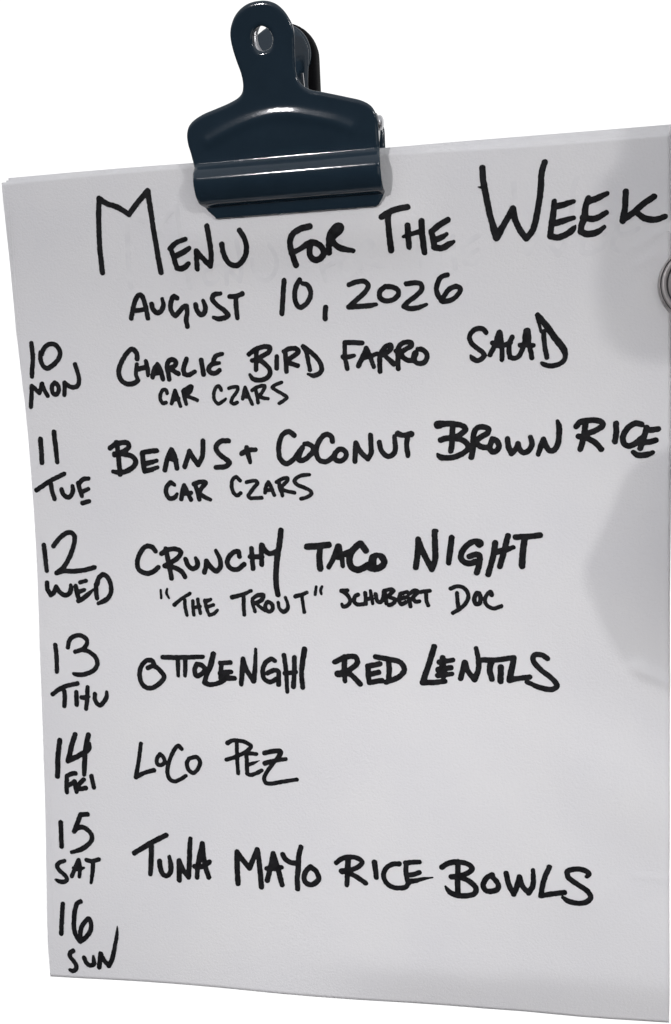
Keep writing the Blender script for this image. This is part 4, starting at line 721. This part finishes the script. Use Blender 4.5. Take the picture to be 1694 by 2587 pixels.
# side ears folded back from the front plate, with the rivets of the hinge
for sx_, xe in ((1, 28.0), (-1, -30.7)):
    ear = catmull([(7.0, 13.2), (7.9, 17), (8.6, 20.3), (8.0, 22.2), (6.0, 22.6), (3.5, 22.0), (1.5, 20.6), (1.2, 18.6), (2.4, 16.0), (4.6, 13.8)], 6, True)
    V, F, _ = slab(ear, .4, .6, .6)
    fixnormals(mesh('side_ear', np.c_[xe + V[:, 2], -V[:, 0], V[:, 1]], F, NAVY, clip))
    pr = [(0.2, 1.35), (1.2, 1.3), (1.9, 1.0), (2.25, .5), (2.3, 0), (2.3, -1)]
    Vr, Fr = lathe(pr, 40)
    Vr = [(xe + sx_ * (.75 - v[1] * 1.0), -4.6 + v[0], 20.0 + v[2]) for v in Vr]
    fixnormals(mesh('rivet', Vr, Fr, STEEL, clip))
# hinge pin between the ears, and the flat steel spring riding on it
Vr, Fr = lathe([(1.1, -29.5), (1.1, 27.2)], 24)
fixnormals(mesh('hinge_pin', [(-v[1] - 0, -4.6 + v[0], 20.0 + v[2]) for v in Vr], Fr, STEEL, clip))
def strip(name, x0, x1, path, th, material):
    P = catmull(path, 8); V = []; F = []
    n = len(P); dP = np.gradient(P, axis=0); N = np.c_[-dP[:, 1], dP[:, 0]] / np.linalg.norm(dP, axis=1)[:, None]
    for k in range(n):
        for (xx, sg) in ((x0, -1), (x1, -1), (x1, 1), (x0, 1)):
            q = P[k] + N[k] * sg * th / 2; V.append((xx, -q[0], q[1]))
    for k in range(n - 1):
        for c in range(4): F.append((4 * k + c, 4 * k + (c + 1) % 4, 4 * k + 4 + (c + 1) % 4, 4 * k + 4 + c))
    F += [(0, 1, 2, 3), (4 * n - 1, 4 * n - 2, 4 * n - 3, 4 * n - 4)]
    return fixnormals(mesh(name, V, F, material, clip, smooth=False))
strip('leaf_spring', 5.2, 5.9, [(2.0, 19), (2.2, 22), (3.0, 26), (4.6, 31), (6.4, 36.6)], .7, STEEL)
# steel bush behind the handle hole (its left rim shows through the hole)
Vr, Fr = [], []
rc = (-1.9, 46.6)
n = 64; ring = [(4.7, 12.6), (6.9, 12.9), (6.9, 12.2), (4.7, 11.9)]
for (rr, hh) in ring:
    for k in range(n):
        an = 2 * math.pi * k / n; Vr.append((rc[0] + rr * math.cos(an), -hh, rc[1] + rr * math.sin(an) * 1.15))
for i in range(4):
    for k in range(n): Fr.append((i * n + k, i * n + (k + 1) % n, ((i + 1) % 4) * n + (k + 1) % n, ((i + 1) % 4) * n + k))
fixnormals(mesh('spring_loop', Vr, Fr, STEEL, clip))
# magnet fixed to the back of the rear handle
Vr, Fr = lathe([(0.3, 0), (9.3, 0), (9.8, -.3), (9.95, -.9), (9.95, -2.0), (9.6, -2.5), (0.3, -2.5)], 72)
fixnormals(mesh('magnet_cup', [(v[0] - 4.2, v[1] + 6.6, v[2] + 46.6) for v in Vr], Fr, NAVY, clip))
pad = [(-15.5, 26), (-15.6, 36), (-15.6, 46)] + [(-4.3 + 11.6 * math.cos(t), 46.5 + 11.3 * math.sin(t)) for t in np.linspace(math.pi * .96, math.pi * .04, 24)] + [(7.3, 46), (7.3, 36), (7.2, 26)]
V, F, _ = slab(pad, .4, 3.6, 1.0)
fixnormals(mesh('magnet_pad', np.c_[V[:, 0], 12.4 - V[:, 2], V[:, 1]], F, RUBBER, clip))

# ---------------------------------------------------------------- round magnet at the right edge of the sheet
MG = [223.9,235.31]
Vr, Fr = lathe([(0.3, 5.0), (8.2, 5.0), (8.4, 4.7), (8.4, 3.9), (8.9, 3.9), (8.9, 4.7), (9.05, 4.9), (10.2, 4.9), (10.35, 4.7), (10.35, 3.7), (10.7, 3.7), (10.7, 4.5), (10.85, 4.55), (11.1, 4.3), (11.25, 3.9), (11.25, 1.0), (11.0, .45), (0.3, .45)], 128)
mag = fixnormals(mesh('fridge_magnet', [(v[0], v[1], v[2]) for v in Vr], Fr, BRUSHED))
mag.location = (MG[0] * MM, -float(bump(np.array(214.), np.array(MG[1]))) * MM, MG[1] * MM)
tag(mag, 'round grooved steel magnet overlapping the right edge of the paper, cut off by the frame', 'magnet')
for ri, ro, hh in ((8.42, 8.88, 4.15), (10.37, 10.68, 4.0)):
    Vr, Fr = [], []
    for rr in (ri, ro):
        for k in range(128): Vr.append((rr * math.cos(k * math.pi / 64), -hh, rr * math.sin(k * math.pi / 64)))
    Fr = [(k, (k + 1) % 128, 128 + (k + 1) % 128, 128 + k) for k in range(128)]
    mesh('groove_ring', Vr, Fr, GROOVE, mag)

# ---------------------------------------------------------------- unseen slabs added right of frame to throw the soft shadows on the sheet
def caster(pts, depth_):
    L = np.array(SIDE) / MM; out = []
    for x, z in pts:
        d0 = float(bump(np.array(x), np.array(z))); k = (depth_ - d0) / (-L[1] - d0); out.append((x + (L[0] - x) * k, z + (L[2] - z) * k))
    return out
q = caster([[204.39,284.64],[203.59,279.06],[202.44,273.47],[200.35,270.19],[197.09,268.12],[195.9,263.6],[196.24,255.47],[196.34,246.08],[195.48,236.61],[196.41,226.92],[199.16,219.74],[203.35,215.29],[210.52,212.7],[217.62,212.43]], 42); cx = max(p[0] for p in q)
q = q + [(2 * cx - x + 6, z) for x, z in q[::-1]]
V, F, _ = slab(catmull(q, 5, True), 1.0, 4.0, 4.0)
upper_caster = fixnormals(mesh('upper_shadow_caster', np.c_[V[:, 0], -42 - V[:, 2], V[:, 1]], F, CASTER_GREY))  # added blocker, outline projected back from the upper shadow
tag(upper_caster, 'added unseen grey shadow caster beside the top right of the paper, outside the frame', 'shadow caster')
q = caster([[217.7,185.61],[206.88,180.84],[202.72,174.89],[199.49,166.11],[194.0,154.99],[191.35,148.86],[191.67,142.97],[194.23,136.16],[197.39,127.8],[202.41,119.07],[207.38,115.62],[216.06,111.48]], 26); cx = max(p[0] for p in q)
q = q + [(2 * cx - x + 4, z) for x, z in q[::-1]]
V, F, _ = slab(catmull(q, 5, True), 1.0, 4.0, 4.0)
lower_caster = fixnormals(mesh('lower_shadow_caster', np.c_[V[:, 0], -26 - V[:, 2], V[:, 1]], F, CASTER_GREY))  # second added blocker, shaped from the lower shadow's edge
tag(lower_caster, 'added unseen grey rounded shadow caster beside the right edge of the paper, outside the frame', 'pot holder')
